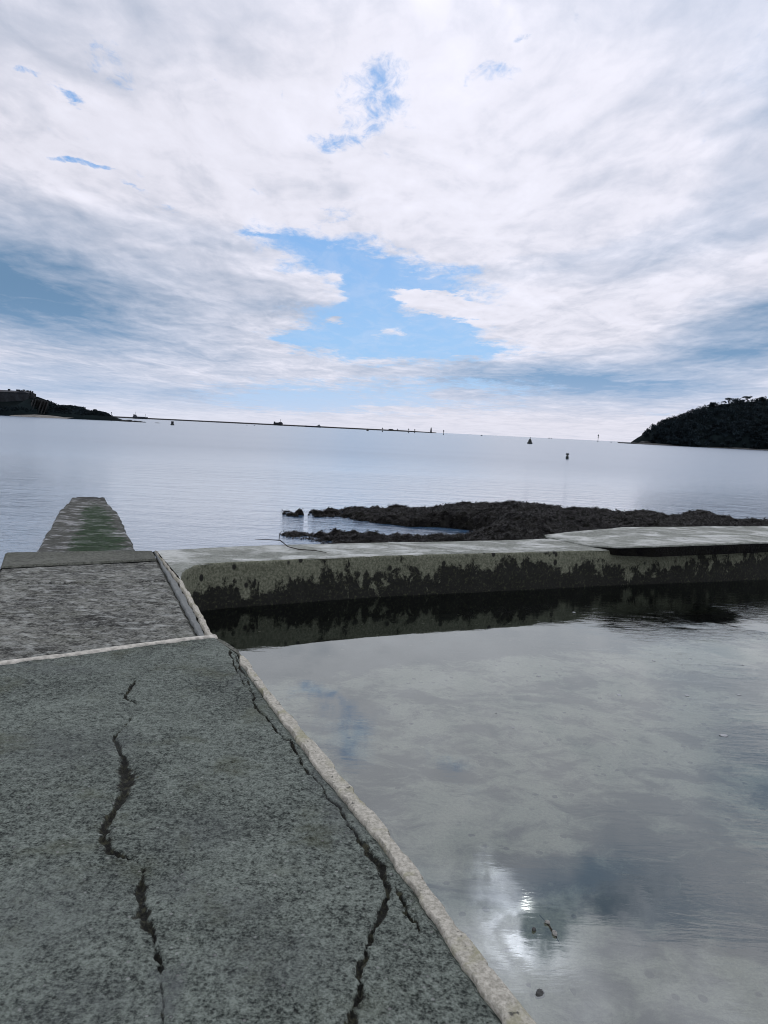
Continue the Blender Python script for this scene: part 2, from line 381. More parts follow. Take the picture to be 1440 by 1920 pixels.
def mat_slip():
    mt, nt = material('slipway_weed'); P = pos(nt)
    st = nt.scalev(P, (0.85, 1.1, 1.0))
    a = nt.noise(st, 2.8, 9.0, .7, .5); b = nt.noise(P, 30.0, 5.0, .7); gq = nt.n('ShaderNodeAttribute', attribute_name='green').outputs['Fac']
    wt = nt.n('ShaderNodeAttribute', attribute_name='wet').outputs['Fac']
    c = nt.mix(nt.mapr(b, .3, .7), rgb(.022, .024, .020), rgb(.085, .09, .078))
    c = nt.mix(nt.mapr(a, .48, .66, 0, .62), c, nt.mix(nt.mapr(b, .35, .7), rgb(.20, .21, .21), rgb(.50, .52, .53)))
    gf = nt.mapr(nt.math('ADD', gq, nt.math('MULTIPLY', nt.math('SUBTRACT', nt.noise(st, 4.0, 8.0, .75, .4), .5), 2.2)), .45, .62)
    c = nt.mix(gf, c, nt.mix(nt.mapr(b, .35, .7), rgb(.006, .014, .006), rgb(.018, .050, .014)))
    c = nt.mix(nt.math('MULTIPLY', wt, .8), c, rgb(.02, .022, .02))
    rg = nt.mapr(a, .45, .62, .9, .5)
    finish(nt, princ(nt, c, rg, bump(nt, nt.math('ADD', a, nt.math('MULTIPLY', b, .3)), .8, .04), .15)); return mt
M['slip'] = mat_slip()

def mat_pool():
    mt, nt = material('pool_water'); P = pos(nt)
    rot = nt.n('ShaderNodeMapping', {'Vector': P, 'Rotation': (0, 0, R(52)), 'Scale': (1.0, 5.0, 1.0)}).outputs[0]
    a = nt.noise(rot, 2.6, 4.0, .55, .6); b = nt.noise(rot, 9.0, 3.0, .5, .3)
    patch = nt.mapr(nt.noise(P, .8, 3.0, .5),   .40, .60, .05, 1.0)
    patch = nt.math('MULTIPLY', patch, nt.mapr(nt.n('ShaderNodeSeparateXYZ', {0: P}).outputs[0], 1.0, 3.5, .10, 1.0))
    h = nt.math('MULTIPLY', nt.math('ADD', a, nt.math('MULTIPLY', b, .22)), patch)
    nm = bump(nt, h, 0.17, .03)
    fr = nt.n('ShaderNodeFresnel', {'IOR': 2.1, 'Normal': nm}).outputs[0]
    tr = nt.n('ShaderNodeBsdfTransparent', {0: rgb(.82, .88, .83)}).outputs[0]
    gl = nt.n('ShaderNodeBsdfGlossy', {'Color': rgb(.90, .965, .965), 'Roughness': .015, 'Normal': nm}).outputs[0]
    mx = nt.n('ShaderNodeMixShader', {0: fr, 1: tr, 2: gl}).outputs[0]
    finish(nt, mx); return mt
M['pool'] = mat_pool()

def mat_floor():
    mt, nt = material('pool_bed'); P = pos(nt)
    rot = nt.n('ShaderNodeMapping', {'Vector': P, 'Rotation': (0, 0, R(55)), 'Scale': (.85, 1.25, 1.0)}).outputs[0]
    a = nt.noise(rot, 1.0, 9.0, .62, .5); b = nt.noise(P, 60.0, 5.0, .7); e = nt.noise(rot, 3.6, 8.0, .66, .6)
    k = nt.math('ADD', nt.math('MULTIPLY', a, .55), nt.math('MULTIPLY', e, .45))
    c = nt.mix(nt.mapr(k, .44, .56), rgb(.008, .012, .008), rgb(.57, .56, .47))  # pale and dark mottle paints mirrored cloud contrast into the bed colour
    dk = nt.n('ShaderNodeAttribute', attribute_name='weed_shade_refl').outputs['Fac']  # weed at the near edge, plus painted wall shade and cloud reflections
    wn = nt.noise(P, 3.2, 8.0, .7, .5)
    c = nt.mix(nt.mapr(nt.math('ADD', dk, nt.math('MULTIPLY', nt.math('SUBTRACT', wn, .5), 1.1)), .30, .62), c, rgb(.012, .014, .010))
    vo = nt.n('ShaderNodeTexVoronoi', {'Vector': P, 'Scale': 17.0})
    pk = nt.n('ShaderNodeSeparateColor', {0: vo.outputs['Color']})
    peb = nt.math('MULTIPLY', nt.mapr(vo.outputs['Distance'], .40, .26), nt.mapr(pk.outputs[0], .88, .92))
    c = nt.mix(peb, c, nt.mix(nt.math('POWER', pk.outputs[1], 3.0), rgb(.02, .022, .018), rgb(.24, .23, .19)))
    c = nt.mix(nt.mapr(b, .3, .7, .35, 0), c, rgb(.02, .023, .02))
    finish(nt, princ(nt, c, .9, bump(nt, nt.math('ADD', nt.math('MULTIPLY', peb, .8), nt.math('ADD', b, e)), .8, .015), .2)); return mt
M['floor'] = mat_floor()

def mat_sea():
    mt, nt = material('sea_water'); P = pos(nt)
    dist = nt.vmath('LENGTH', P)
    v1 = nt.scalev(P, (.7, 1.4, 1.0)); v2 = nt.scalev(P, (1.2, 2.2, 1.0))
    a = nt.noise(v1, .9, 3.0, .5, .3); b = nt.noise(v2, 3.2, 4.0, .6, .3); big = nt.noise(nt.scalev(P, (.3, 1.0, 1.0)), .05, 3.0, .5)
    calm = nt.mapr(big, .38, .62, .45, 1.0)
    near = nt.mapr(dist, 10.0, 150.0, 1.0, .45)
    h = nt.math('MULTIPLY', nt.math('MULTIPLY', nt.math('ADD', nt.math('MULTIPLY', a, 1.0), nt.math('MULTIPLY', b, .38)), calm), near)
    nm = bump(nt, h, 0.75, .11)
    far = nt.mapr(dist, 12.0, 75.0, .06, .26)
    sh_ = princ(nt, rgb(.045, .095, .165), far, nm, 1.0)
    sh_.node.inputs['Specular Tint'].default_value = rgb(.77, .91, 1.0)
    finish(nt, sh_); return mt
M['sea'] = mat_sea()

def mat_weed():
    mt, nt = material('wet_seaweed'); P = pos(nt)
    a = nt.noise(P, 5.0, 5.0, .65); b = nt.noise(P, 40.0, 3.0, .6)
    c = nt.mix(nt.mapr(a, .35, .65), rgb(.0015, .0015, .002), rgb(.008, .008, .006))
    finish(nt, princ(nt, c, nt.mapr(b, .38, .56, .22, .95), bump(nt, b, .9, .025), .10)); return mt
M['weed'] = mat_weed()
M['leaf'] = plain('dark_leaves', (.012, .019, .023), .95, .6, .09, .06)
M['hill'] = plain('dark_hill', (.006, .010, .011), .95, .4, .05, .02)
M['bark'] = plain('bark', (.03, .026, .022), .9, .3, 1.0)
M['beach'] = plain('beach', (.15, .145, .13), .9, .3, .3)
M['rock'] = plain('rock', (.03, .032, .032), .85, .5, .2)
M['cliff'] = plain('cliff', (.014, .016, .017), .9, .5, .15)
M['stone'] = plain('fort_stone', (.020, .024, .028), .9, .4, .4)
M['roof'] = plain('slate_roof', (.022, .025, .030), .8, .3, .4)
M['glass'] = plain('dark_window', (.008, .009, .011), .3, .2, 1.0)
M['hull'] = plain('dark_hull', (.020, .024, .032), .5, .2, .2)
M['super'] = plain('ship_paint', (.07, .08, .095), .5, .2, .2)
M['steel'] = plain('dark_steel', (.014, .017, .019), .5, .3, 1.0)
M['paint'] = plain('buoy_paint', (.013, .020, .018), .5, .3, 1.5)
M['twig'] = plain('dead_twig', (.035, .03, .025), .9, .4, 40.0)
M['pebble'] = plain('pebble', (.05, .052, .05), .7, .4, 60.0)
M['shell'] = plain('pale_shell', (.22, .22, .20), .5, .4, 80.0)
M['foam'] = plain('foam', (.30, .32, .33), .5, .1, 80.0)

# ------------------------------------------------------------------ pier: plan lines (deck z = 0)
def V2(p): return np.array([p[0], p[1]])
kerb_out_px = [(457, 1230), (515, 1308), (619, 1426), (722, 1550), (802, 1658), (847, 1720), (930, 1828), (1000, 1915)]
kerb_in_px = [(443, 1222), (452, 1242), (515, 1333), (608, 1454), (699, 1560), (778, 1668), (865, 1804), (951, 1918)]
KO = [V2(onz(*p)) for p in kerb_out_px]; KI = [V2(onz(*p)) for p in kerb_in_px]
JR = V2(onz(405, 1194)); JL = V2(onz(0, 1244))                 # pale mortar joint between near and middle bay
pdir = (JR - KO[-1]); pdir /= np.linalg.norm(pdir)             # along the pier, away from the camera
ER = V2(onz(285, 1032)); EL = V2(onz(10, 1036))                # outer end of the pier
pnorm = np.array([-pdir[1], pdir[0]])                          # to the left
BACK = -5.0
def along(p, q, y):
    t = (y - p[1]) / (q[1] - p[1]); return p + (q - p) * t
W_END = np.linalg.norm(EL - ER)
print('pier dir', pdir, 'end', EL, ER, 'w', W_END, 'JR', JR, 'KO', KO[-1], KO[0])
pd2 = (ER - JR) / np.linalg.norm(ER - JR)
LEFT_A = EL.copy(); LEFT_B = EL + (KO[-1] - JR) / np.linalg.norm(KO[-1] - JR) * 14.0   # left side line
LEFT_B = EL + (JR - ER) / np.linalg.norm(JR - ER) * 5.5 
LEFT_C = LEFT_B + (KO[-1] - JR) / np.linalg.norm(KO[-1] - JR) * 8.0
def left_at(y):
    return along(LEFT_A, LEFT_B, y) if y > LEFT_B[1] else along(LEFT_B, LEFT_C, y)
def hitleft(p, q):
    """where the line p->q meets the pier's left side"""
    best = None
    for a, b in ((LEFT_A, LEFT_B), (LEFT_B, LEFT_C)):
        dA, dB = b - a, q - p
        den = dA[0] * dB[1] - dA[1] * dB[0]
        t = ((p[0] - a[0]) * dB[1] - (p[1] - a[1]) * dB[0]) / den
        if -0.2 <= t <= 1.0001: best = a + dA * t; break
    return best
print('left line', LEFT_A, LEFT_B, LEFT_C, 'frame left bottom', V2(onz(0, 1920)), V2(onz(0, 1500)), V2(onz(0,1245)))

def densify(poly, step):
    out = [poly[0]]
    for a, b in zip(poly[:-1], poly[1:]):
        n = max(1, int(np.linalg.norm(b - a) / step))
        for k in range(1, n + 1): out.append(a + (b - a) * k / n)
    return np.array(out)
def resample_y(poly, ys):
    p = np.array(poly); o = np.argsort(p[:, 1]); return np.interp(ys, p[o, 1], p[o, 0])

# cracks in the deck: (px, py, half-width px)
CR_A = [(254, 1274, 3), (247, 1284, 6), (239, 1297, 5), (234, 1308, 3), (247, 1313, 3), (263, 1319, 1)]
CR_A2 = [(252, 1338, 1), (240, 1352, 2), (226, 1367, 3), (214, 1384, 6), (222, 1399, 5), (230, 1415, 5), (234, 1430, 9), (236, 1451, 14), (233, 1479, 15), (226, 1503, 12),
         (208, 1527, 7), (195, 1556, 8), (193, 1575, 8), (205, 1593, 9), (222, 1603, 6), (240, 1608, 2.5), (271, 1623, 2), (266, 1650, 4), (264, 1679, 12), (271, 1714, 12), (281, 1741, 9),
         (290, 1766, 2.5), (298, 1795, 5), (303, 1816, 3), (304, 1850, 1.5), (304, 1925, 1.5)]
CR_B = [(670, 1566, 5), (679, 1580, 8), (691, 1596, 8), (706, 1612, 7), (717, 1633, 6), (722, 1651, 6), (727, 1679, 6), (722, 1700, 8), (712, 1722, 7), (696, 1745, 5), (692, 1764, 3), (688, 1792, 6),
        (674, 1818, 7), (678, 1842, 5), (667, 1880, 6), (662, 1905, 8), (655, 1935, 7)]
CR_B2 = [(442, 1227, 2), (450, 1245, 2.5), (458, 1262, 2.5), (466, 1280, 2.5), (475, 1300, 2.5), (476, 1318, 2.5), (494, 1340, 2.5), (515, 1364, 2.5), (546, 1388, 3), (556, 1410, 3), (584, 1452, 2.5),
         (612, 1490, 2), (640, 1520, 3), (660, 1550, 3), (670, 1566, 4)]
CR_C = [(741, 1658, 2), (750, 1676, 4), (760, 1696, 4.5), (771, 1720, 4), (786, 1746, 1.5)]
CR_D = [(430, 1218, 1.5), (441, 1250, 1.5), (452, 1270, 1.5), (470, 1296, 1.5)]
CRACKS = [CR_A, CR_A2, CR_B, CR_B2, CR_C, CR_D]
def crack_field(X, Y, cracks, wob=0.5):
    out = np.zeros_like(X)
    cr_rng = np.random.default_rng(5)
    for line in cracks:
        for lev in range(3):
            nl = [line[0]]
            for p0, p1 in zip(line[:-1], line[1:]):
                L = math.hypot(p1[0] - p0[0], p1[1] - p0[1]); jx = cr_rng.normal(0, .13) * L
                nx_, ny_ = -(p1[1] - p0[1]) / (L + 1e-6), (p1[0] - p0[0]) / (L + 1e-6)
                nl += [((p0[0] + p1[0]) / 2 + nx_ * jx, (p0[1] + p1[1]) / 2 + ny_ * jx * .6, (p0[2] + p1[2]) / 2 * math.exp(cr_rng.normal(0, .28))), p1]
            line = nl
        pts = [(V2(onz(a, b)), c / F * (onz(a, b) - EYE).dot(-CB)) for a, b, c in line]
        for (p, wa), (q, wb) in zip(pts[:-1], pts[1:]):
            lo = np.minimum(p, q) - 0.15; hi = np.maximum(p, q) + 0.15
            sel = np.nonzero((X > lo[0]) & (X < hi[0]) & (Y > lo[1]) & (Y < hi[1]))
            if len(sel[0]) == 0: continue
            x, y = X[sel], Y[sel]
            dq = q - p; L2 = dq @ dq
            t = np.clip(((x - p[0]) * dq[0] + (y - p[1]) * dq[1]) / L2, 0, 1)
            dd = np.hypot(x - p[0] - t * dq[0], y - p[1] - t * dq[1])
            wv = (wa + (wb - wa) * t) * (1 + wob * 2.0 * fbm(x, y, 22.0, 4, 5, .7)) * .85 + 0.0010
            dd = dd + 0.016 * fbm(x, y, 34.0, 4, 9, .7) * np.clip(wv / .008, .35, 1)
            thin = wv < .0062
            val = np.where(thin, .62 - np.clip(dd / .018, 0, .62), 1 - np.clip(dd / (wv * 1.7), 0, 1))
            out[sel] = np.maximum(out[sel], val)
    return out
def soft_field(X, Y, spots):
    o = np.zeros_like(X)
    for a, b, rx, ry, v in spots:
        p = V2(onz(a, b)); ax = V2(onz(a + rx, b)) - p; ay = V2(onz(a, b - ry)) - p
        u = ((X - p[0]) / (np.linalg.norm(ax))) ; vv = ((Y - p[1]) / (np.linalg.norm(ay)))
        o = np.maximum(o, v * np.clip(1.4 - np.hypot(u, vv), 0, 1))
    return o

pier = thing('pier', (0, 0, 0), 'weathered grey concrete pier with cracked deck running out from the foreground to the slipway', 'pier')

# near bay -----------------------------------------------------------------
def ys_geo(y0, y1, k):
    n = max(2, int(math.log(y1 / y0) / k)); return y0 * (y1 / y0) ** np.linspace(0, 1, n)
kin = [V2(onz(951, 1918)) + (V2(onz(951, 1918)) - V2(onz(865, 1804))) * s for s in (60.0, 0.0)]
kin = [kin[0]] + [np.array(p) for p in KI[::-1]][0:] + [JR]
kin[0] = np.array([kin[1][0] + (kin[1][0] - KI[-2][0]) / (kin[1][1] - KI[-2][1]) * (BACK - kin[1][1]), BACK])
ys = np.concatenate([np.linspace(BACK, 0.95, 24)[:-1], ys_geo(0.95, JR[1], 0.0042)])
xr = resample_y(kin, ys)
JLe = hitleft(JR, JL)
sl = (ys - BACK) / (JR[1] - BACK)
yl = BACK + sl * (JLe[1] - BACK)
xl = np.array([left_at(v)[0] for v in yl])
t_ = np.linspace(0, 1, 430)
X = xl[:, None] + (xr - xl)[:, None] * t_[None, :]; Y = yl[:, None] + (ys - yl)[:, None] * t_[None, :]
cf = crack_field(X, Y, CRACKS)
wet = soft_field(X, Y, [(318, 1870, 22, 60, .8), (300, 1830, 26, 20, .7), (640, 1500, 34, 60, .55), (600, 1440, 20, 40, .5), (660, 1540, 26, 30, .5), (222, 1390, 30, 22, .45), (450, 1262, 10, 30, .4), (60, 1720, 170, 80, .42), (150, 1880, 120, 60, .4), (340, 1662, 46, 26, .45), (520, 1800, 120, 60, .38), (120, 1400, 120, 34, .36), (90, 1250, 120, 12, .4), (380, 1560, 90, 40, .34), (440, 1700, 90, 30, .36), (690, 1640, 0.1, 0.1, 0)])
Z = 0.016 * fbm(X, Y, .8, 3, 2) + 0.006 * fbm(X, Y, 6.0, 4, 3) + 0.0028 * fbm(X, Y, 45.0, 3, 4)
Z -= 0.020 * sstep(.30, .95, cf) * (1 + 0.8 * fbm(X, Y, 50, 3, 8))
Z -= 0.012 * sstep(0.985, 1.0, t_)[None, :]
mesh('near_bay', np.stack([X, Y, Z], -1), grid_faces(*X.shape), M['near'], pier, True, {'crack': cf, 'wet': wet})

# pale kerb strip along the pool side of the near bay --------------------------
yk = np.concatenate([np.linspace(BACK, 0.95, 30)[:-1], ys_geo(0.95, KO[0][1] - .02, 0.006)])
kout = [np.array([KO[-1][0] + (KO[-1][0] - KO[-2][0]) / (KO[-1][1] - KO[-2][1]) * (BACK - KO[-1][1]), BACK])] + KO[::-1]
xi = resample_y(kin, yk); xo = resample_y(kout, yk)
NK = 30
prof = [(-0.03, -0.02), (0.0, 0.001), (0.05, 0.007)] + [(v, 0.008) for v in np.linspace(.1, .88, NK - 8)] + [(.94, .004), (.985, -.006), (1.0, -.02), (1.015, -.06), (1.02, -.3), (1.02, -1.3)]
T = np.array([p[0] for p in prof]); Zp = np.array([p[1] for p in prof])
XX = xi[:, None] + (xo - xi)[:, None] * T[None, :]; YY = np.repeat(yk[:, None], len(T), 1)
ZZ = np.repeat(Zp[None, :], len(yk), 0) + 0.016 * fbm(XX, YY, .8, 3, 2)
er = fbm(XX, YY, 9.0, 4, 21); er2 = fbm(XX, YY, 38.0, 3, 22)
ZZ += 0.004 * er2 + 0.004 * er
edgew = np.exp(-((T - 1.0) / .12) ** 2)[None, :]
XX -= edgew * np.clip(er * 0.11 + er2 * .04 - 0.0, -.01, .06)
inw = np.exp(-(T / .1) ** 2)[None, :]
XX += inw * (0.03 * er + .02 * er2)
mesh('kerb', np.stack([XX, YY, ZZ], -1), grid_faces(*XX.shape), M['kerb'], pier, True)

# middle bay, outer bays ------------------------------------------------------
B1R, B1L = V2(onz(320, 1088)), V2(onz(0, 1093)); B2R, B2L = V2(onz(266, 1050)), V2(onz(0, 1065))
IR0, IR1 = V2(onz(370, 1190)), V2(onz(287, 1033))             # inner side of the smooth strip
def slab(name, r0, l0, r1, l1, nr, nc, mat, zoff, seed, attrs=False, rough=.01, lip=.02):
    s = np.linspace(0, 1, nr)[:, None]; u = np.linspace(0, 1, nc)[None, :]
    Lx = l0[None, :] + (l1 - l0)[None, :] * s; Rx = r0[None, :] + (r1 - r0)[None, :] * s
    X = Lx[:, :1] + (Rx[:, :1] - Lx[:, :1]) * u; Y = Lx[:, 1:] + (Rx[:, 1:] - Lx[:, 1:]) * u
    X = X + 0.02 * fbm(X * 0, Y, 5, 3, seed + 9) * (u > .99)
    Z = zoff + 0.015 * fbm(X, Y, .9, 3, seed) + rough * fbm(X, Y, 8, 5, seed + 1, .6)
    e = np.minimum(np.minimum(s, 1 - s) * np.linalg.norm(l1 - l0), np.minimum(u, 1 - u) * 2.0 + 0 * s)
    Z = Z - lip * (1 - sstep(0, .03, e + 0.012 * fbm(X, Y, 14, 3, seed + 4)))
    # a border turned down
    at = {'crack': np.zeros_like(X), 'wet': np.zeros_like(X)} if attrs else None
    if attrs:
        at['crack'] = 0.9 * (1 - sstep(0, .022, (1 - s) * np.linalg.norm(l1 - l0) + 0 * u + .02 * fbm(X, Y, 7, 4, 3)))
    ob = mesh(name, np.stack([X, Y, Z], -1), grid_faces(*X.shape), mat, pier, True, at)
    return ob
h1R, h1L = IR0, hitleft(IR0, JL + (IR0 - JR))
n1R = IR0 + (IR1 - IR0) * ((B1R - IR0) @ (IR1 - IR0)) / ((IR1 - IR0) @ (IR1 - IR0))
n2R = IR0 + (IR1 - IR0) * ((B2R - IR0) @ (IR1 - IR0)) / ((IR1 - IR0) @ (IR1 - IR0))
b1L = hitleft(n1R, B1L); b2L = hitleft(n2R, B2L)
mid_l = JLe
slab('middle_bay', IR0, mid_l, n1R, b1L, 260, 300, M['mid'], -.012, 31, True, .012)
slab('outer_bay', n1R + pd2 * .012, b1L + pd2 * .012, n2R, b2L, 90, 240, M['mid'], -.008, 47, True, .014)
slab('end_bay', n2R + pd2 * .02, b2L + pd2 * .02, IR1, EL, 60, 200, M['end'], .006, 61, False, .008)
# smooth strip and broken edge on the pool side of the outer bays
SO0, SO1 = V2(onz(394, 1192)), V2(onz(306, 1052)); OE = [V2(onz(407, 1197)), V2(onz(375, 1140)), V2(onz(345, 1090)), V2(onz(332, 1078)), V2(onz(318, 1060)), V2(onz(292, 1031))]
ns = 200; s = np.linspace(0, 1, ns)
inn = IR0[None, :] + (IR1 - IR0)[None, :] * s[:, None]
oe = densify(OE, .02); cum = np.concatenate([[0], np.cumsum(np.linalg.norm(np.diff(oe, axis=0), axis=1))]); cum /= cum[-1]
out_ = np.stack([np.interp(s, cum, oe[:, 0]), np.interp(s, cum, oe[:, 1])], -1)
midl = inn + (out_ - inn) * (0.56 + .10 * fbm(s * 9, s * 0, 1, 3, 5))[:, None]
def ribbon(name, a, b, nc, zf, mat, seed, wob=.012):
    u = np.linspace(0, 1, nc)[None, :]
    X = a[:, :1] + (b[:, :1] - a[:, :1]) * u; Y = a[:, 1:] + (b[:, 1:] - a[:, 1:]) * u
    X = X + wob * fbm(X, Y, 9, 4, seed) * 2
    Z = zf(u) + .006 * fbm(X, Y, 12, 4, seed + 1) + 0 * X
    return mesh(name, np.stack([X, Y, Z], -1), grid_faces(*X.shape), mat, pier, True)
ribbon('drain_strip', inn + np.array([.012, 0]), midl - np.array([.008, 0]), 14, lambda u: -.004 - .03 * ((u < .04) | (u > .96)), M['strip'], 71)
zedge = lambda u: np.where(u < .03, -.03, np.where(u < .7, .004 - .02 * u, np.where(u < .97, -.012 - (u - .7) * .25, -1.3)))
ribbon('broken_edge', midl + np.array([.008, 0]), out_ + np.array([.01, 0]), 36, zedge, M['kerb'], 77, .02)
# corner piece between the kerb's end and the middle bay
ck = np.array([KI[0], KO[0], V2(onz(440, 1212)), V2(onz(407, 1196)), JR])
# pale mortar joint -------------------------------------------------------------
nj = 260; s = np.linspace(0, 1, nj); jd = (JR - JLe) / np.linalg.norm(JR - JLe); jn = np.array([-jd[1], jd[0]])
base = JLe[None, :] + (JR - JLe)[None, :] * s[:, None]
hw = .028 * (1 + 1.2 * fbm(s * 20, s * 0, 1, 3, 4)); sh = .02 * fbm(s * 8, s * 0 + 3, 1, 3, 6)
rows = []
for k, (a, z) in enumerate([(-1.2, -.02), (-1, .004), (-.4, .012), (.4, .012), (1, .004), (1.2, -.02)]):
    q = base + jn[None, :] * (a * hw + sh + .012)[:, None]
    rows.append(np.concatenate([q, (z + .016 * fbm(q[:, 0], q[:, 1], .8, 3, 2))[:, None]], 1))
A = np.stack(rows, 1); mesh('mortar_joint', A, grid_faces(nj, 6), M['joint'], pier, True)
# pier body under the deck ----------------------------------------------------------
body = [kout[0] - np.array([.03, 0])] + [p - np.array([.05, 0]) for p in KO[::-1]] + [JR + np.array([-.03, 0])] + [p - np.array([.06, 0]) for p in OE[1:5]] + [IR1 - np.array([.02, .02]), EL + np.array([.01, -.02]), LEFT_B + np.array([.0, 0]), left_at(BACK)]
nb = len(body); zb = -.045
vs = [(p[0], p[1], zb) for p in body] + [(p[0], p[1], -1.4) for p in body]
MB().add(vs, [tuple(range(nb))] + [(i, i + nb, (i + 1) % nb + nb, (i + 1) % nb) for i in range(nb)]).build('pier_body', M['end'], pier)
# end face and left face of the deck slabs
def skirt(pts, z0=0.0, z1=-1.4):
    v = []; f = []
    for i, p in enumerate(pts): v += [(p[0], p[1], z0), (p[0], p[1], z1)]
    for i in range(len(pts) - 1): f.append((2 * i, 2 * i + 2, 2 * i + 3, 2 * i + 1))
    return v, f
v, f = skirt([left_at(BACK), LEFT_B, EL, IR1, V2(onz(292, 1031))], -.012); mesh('pier_side', v, f, M['end'], pier)
# corner fill where near bay, kerb and joint meet
tri = [JR + np.array([-.01, -.03]), KI[0], KO[0] + np.array([0, -.03]), V2(onz(446, 1218)), V2(onz(424, 1203)), V2(onz(407, 1195))]
n = len(tri); vs = [(p[0], p[1], -.004) for p in tri] + [(p[0], p[1], -1.3) for p in tri]
MB().add(vs, [tuple(range(n))] + [(i, i + n, (i + 1) % n + n, (i + 1) % n) for i in range(n)]).build('broken_corner', M['end'], pier)

# ------------------------------------------------------------------ slipway
sl0, sr0 = onz(62, 1038, -.09), onz(259, 1030, -.09); sl1, sr1 = onz(125, 932, -.84), onz(207, 935, -.84)
for a_, b_ in ((sl0, sl1), (sr0, sr1)): pass
nr, nc = 320, 110
s = np.linspace(-.06, 1.25, nr)[:, None]; u = np.linspace(0, 1, nc)[None, :]
A0, A1 = np.array(sl0), np.array(sl1); C0, C1 = np.array(sr0), np.array(sr1)
Lp = A0 + (A1 - A0) * s; Rp = C0 + (C1 - C0) * s
narrow = .05 * sstep(.58, .60, s) + .05 * sstep(.75, .77, s)
uu = narrow + (1 - 2 * narrow) * u
X = Lp[:, :1] + (Rp[:, :1] - Lp[:, :1]) * uu; Y = Lp[:, 1:2] + (Rp[:, 1:2] - Lp[:, 1:2]) * uu
Zs = Lp[:, 2:] + (Rp[:, 2:] - Lp[:, 2:]) * uu
Zs = Zs + .05 * fbm(X, Y, 1.3, 4, 81) + .03 * fbm(X, Y, 7, 4, 83)
e = np.minimum(u, 1 - u)
X = X + np.where(u < .5, -1, 1) * (np.minimum(e, .04) < .035) * .05 * fbm(X * 0 + (u > .5) * 9, Y, 3.0, 4, 85)
Zs = Zs - np.where(e < .004, 1.2, 0) - .05 * (1 - sstep(0.0, .05, e))
green = np.exp(-((u - .62) / .33) ** 2) * sstep(1.0, .55, s) * sstep(-.05, .02, s) * .80 + .15 * np.exp(-((s - .08) / .1) ** 2) * (u > .3)
wetv = sstep(.80, 1.0, s) + 0 * u
slip = mesh('slipway', np.stack([X, Y, Zs], -1), grid_faces(nr, nc), M['slip'], None, True, {'green': green + 0 * X, 'wet': wetv + 0 * X})
tag(slip, 'narrow weed-grown concrete slipway with green algae sloping from the pier end into the sea', 'slipway')
v, f = skirt([V2(sl0) - pd2 * .0, V2(sr0)], -.02, -1.2)

# ------------------------------------------------------------------ pool wall
wall_front_px = [(338, 1086), (341, 1075), (348, 1067), (362, 1061), (385, 1057), (420, 1055), (480, 1052), (713, 1042), (960, 1036), (1160, 1031), (1440, 1026)]
WF = [V2(onz(*p)) for p in wall_front_px]
wd = (WF[-1] - WF[-2]) / np.linalg.norm(WF[-1] - WF[-2]); WF.append(WF[-1] + wd * 12.0)
wf = densify(WF, .045); wt_ = np.gradient(wf, axis=0); wt_ /= np.linalg.norm(wt_, axis=1)[:, None]
wn_ = np.stack([-wt_[:, 1], wt_[:, 0]], -1)                     # to the sea side
wall = thing('pool_wall', (WF[7][0], WF[7][1], 0), 'low concrete wall across the tidal pool, its face blotched with olive algae and black weed', 'wall')
wall.location = (0, 0, 0)
nh = 46; zz = np.concatenate([[0.0], -np.linspace(.008, 1.15, nh - 1)])
cumw = np.concatenate([[0], np.cumsum(np.linalg.norm(np.diff(wf, axis=0), axis=1))])
S = np.repeat(cumw[:, None], nh, 1); ZZ = np.repeat(zz[None, :], len(wf), 0)
off = .03 * fbm(S, ZZ, 1.2, 3, 91) + .04 * fbm(S, ZZ, 6, 5, 92, .62) - .10 * (-ZZ) ** 1.2 * .6
off[:, 0] += .012
XX = wf[:, :1] + wn_[:, :1] * off; YY = wf[:, 1:] + wn_[:, 1:] * off
mesh('wall_face', np.stack([XX, YY, ZZ + np.where(ZZ < -.001, 0, .004 * fbm(S, S * 0, 3, 3, 5))], -1), grid_faces(*XX.shape)[:, ::-1], M['wall'], wall, True)
# flat top of the wall
back_px = [(292, 1031), (300, 1030), (330, 1029), (420, 1025), (513, 1021), (713, 1017), (960, 1012), (1025, 1009), (1160, 1006), (1440, 1002)]
WB = [V2(onz(*p)) for p in back_px]; wb_d = (WB[-1] - WB[-2]) / np.linalg.norm(WB[-1] - WB[-2]); WB.append(WB[-1] + wb_d * 12.0)
nt_ = 500; sA = np.linspace(0, 1, nt_)
def resamp(poly, n, pw=1.0):
    q = densify(poly, .02); c = np.concatenate([[0], np.cumsum(np.linalg.norm(np.diff(q, axis=0), axis=1))]); c /= c[-1]
    tt = np.linspace(0, 1, n) ** pw
    return np.stack([np.interp(tt, c, q[:, 0]), np.interp(tt, c, q[:, 1])], -1)
Fq, Bq = resamp(WF[0:], nt_), resamp(WB, nt_)
u = np.linspace(0, 1, 40)[None, :]
X = Fq[:, :1] + (Bq[:, :1] - Fq[:, :1]) * u; Y = Fq[:, 1:] + (Bq[:, 1:] - Fq[:, 1:]) * u
Z = .003 + .010 * fbm(X, Y, 1.1, 4, 101) + .008 * fbm(X, Y, 9, 4, 102) - .012 * (1 - sstep(0, .04, u)) - np.where(u > .995, 1.2, 0) - .02 * sstep(.95, 1, u)
Z = np.where(u < .001, -.008, Z)
mesh('wall_top', np.stack([X, Y, Z], -1), grid_faces(*X.shape)[:, ::-1], M['coping'], wall, True)
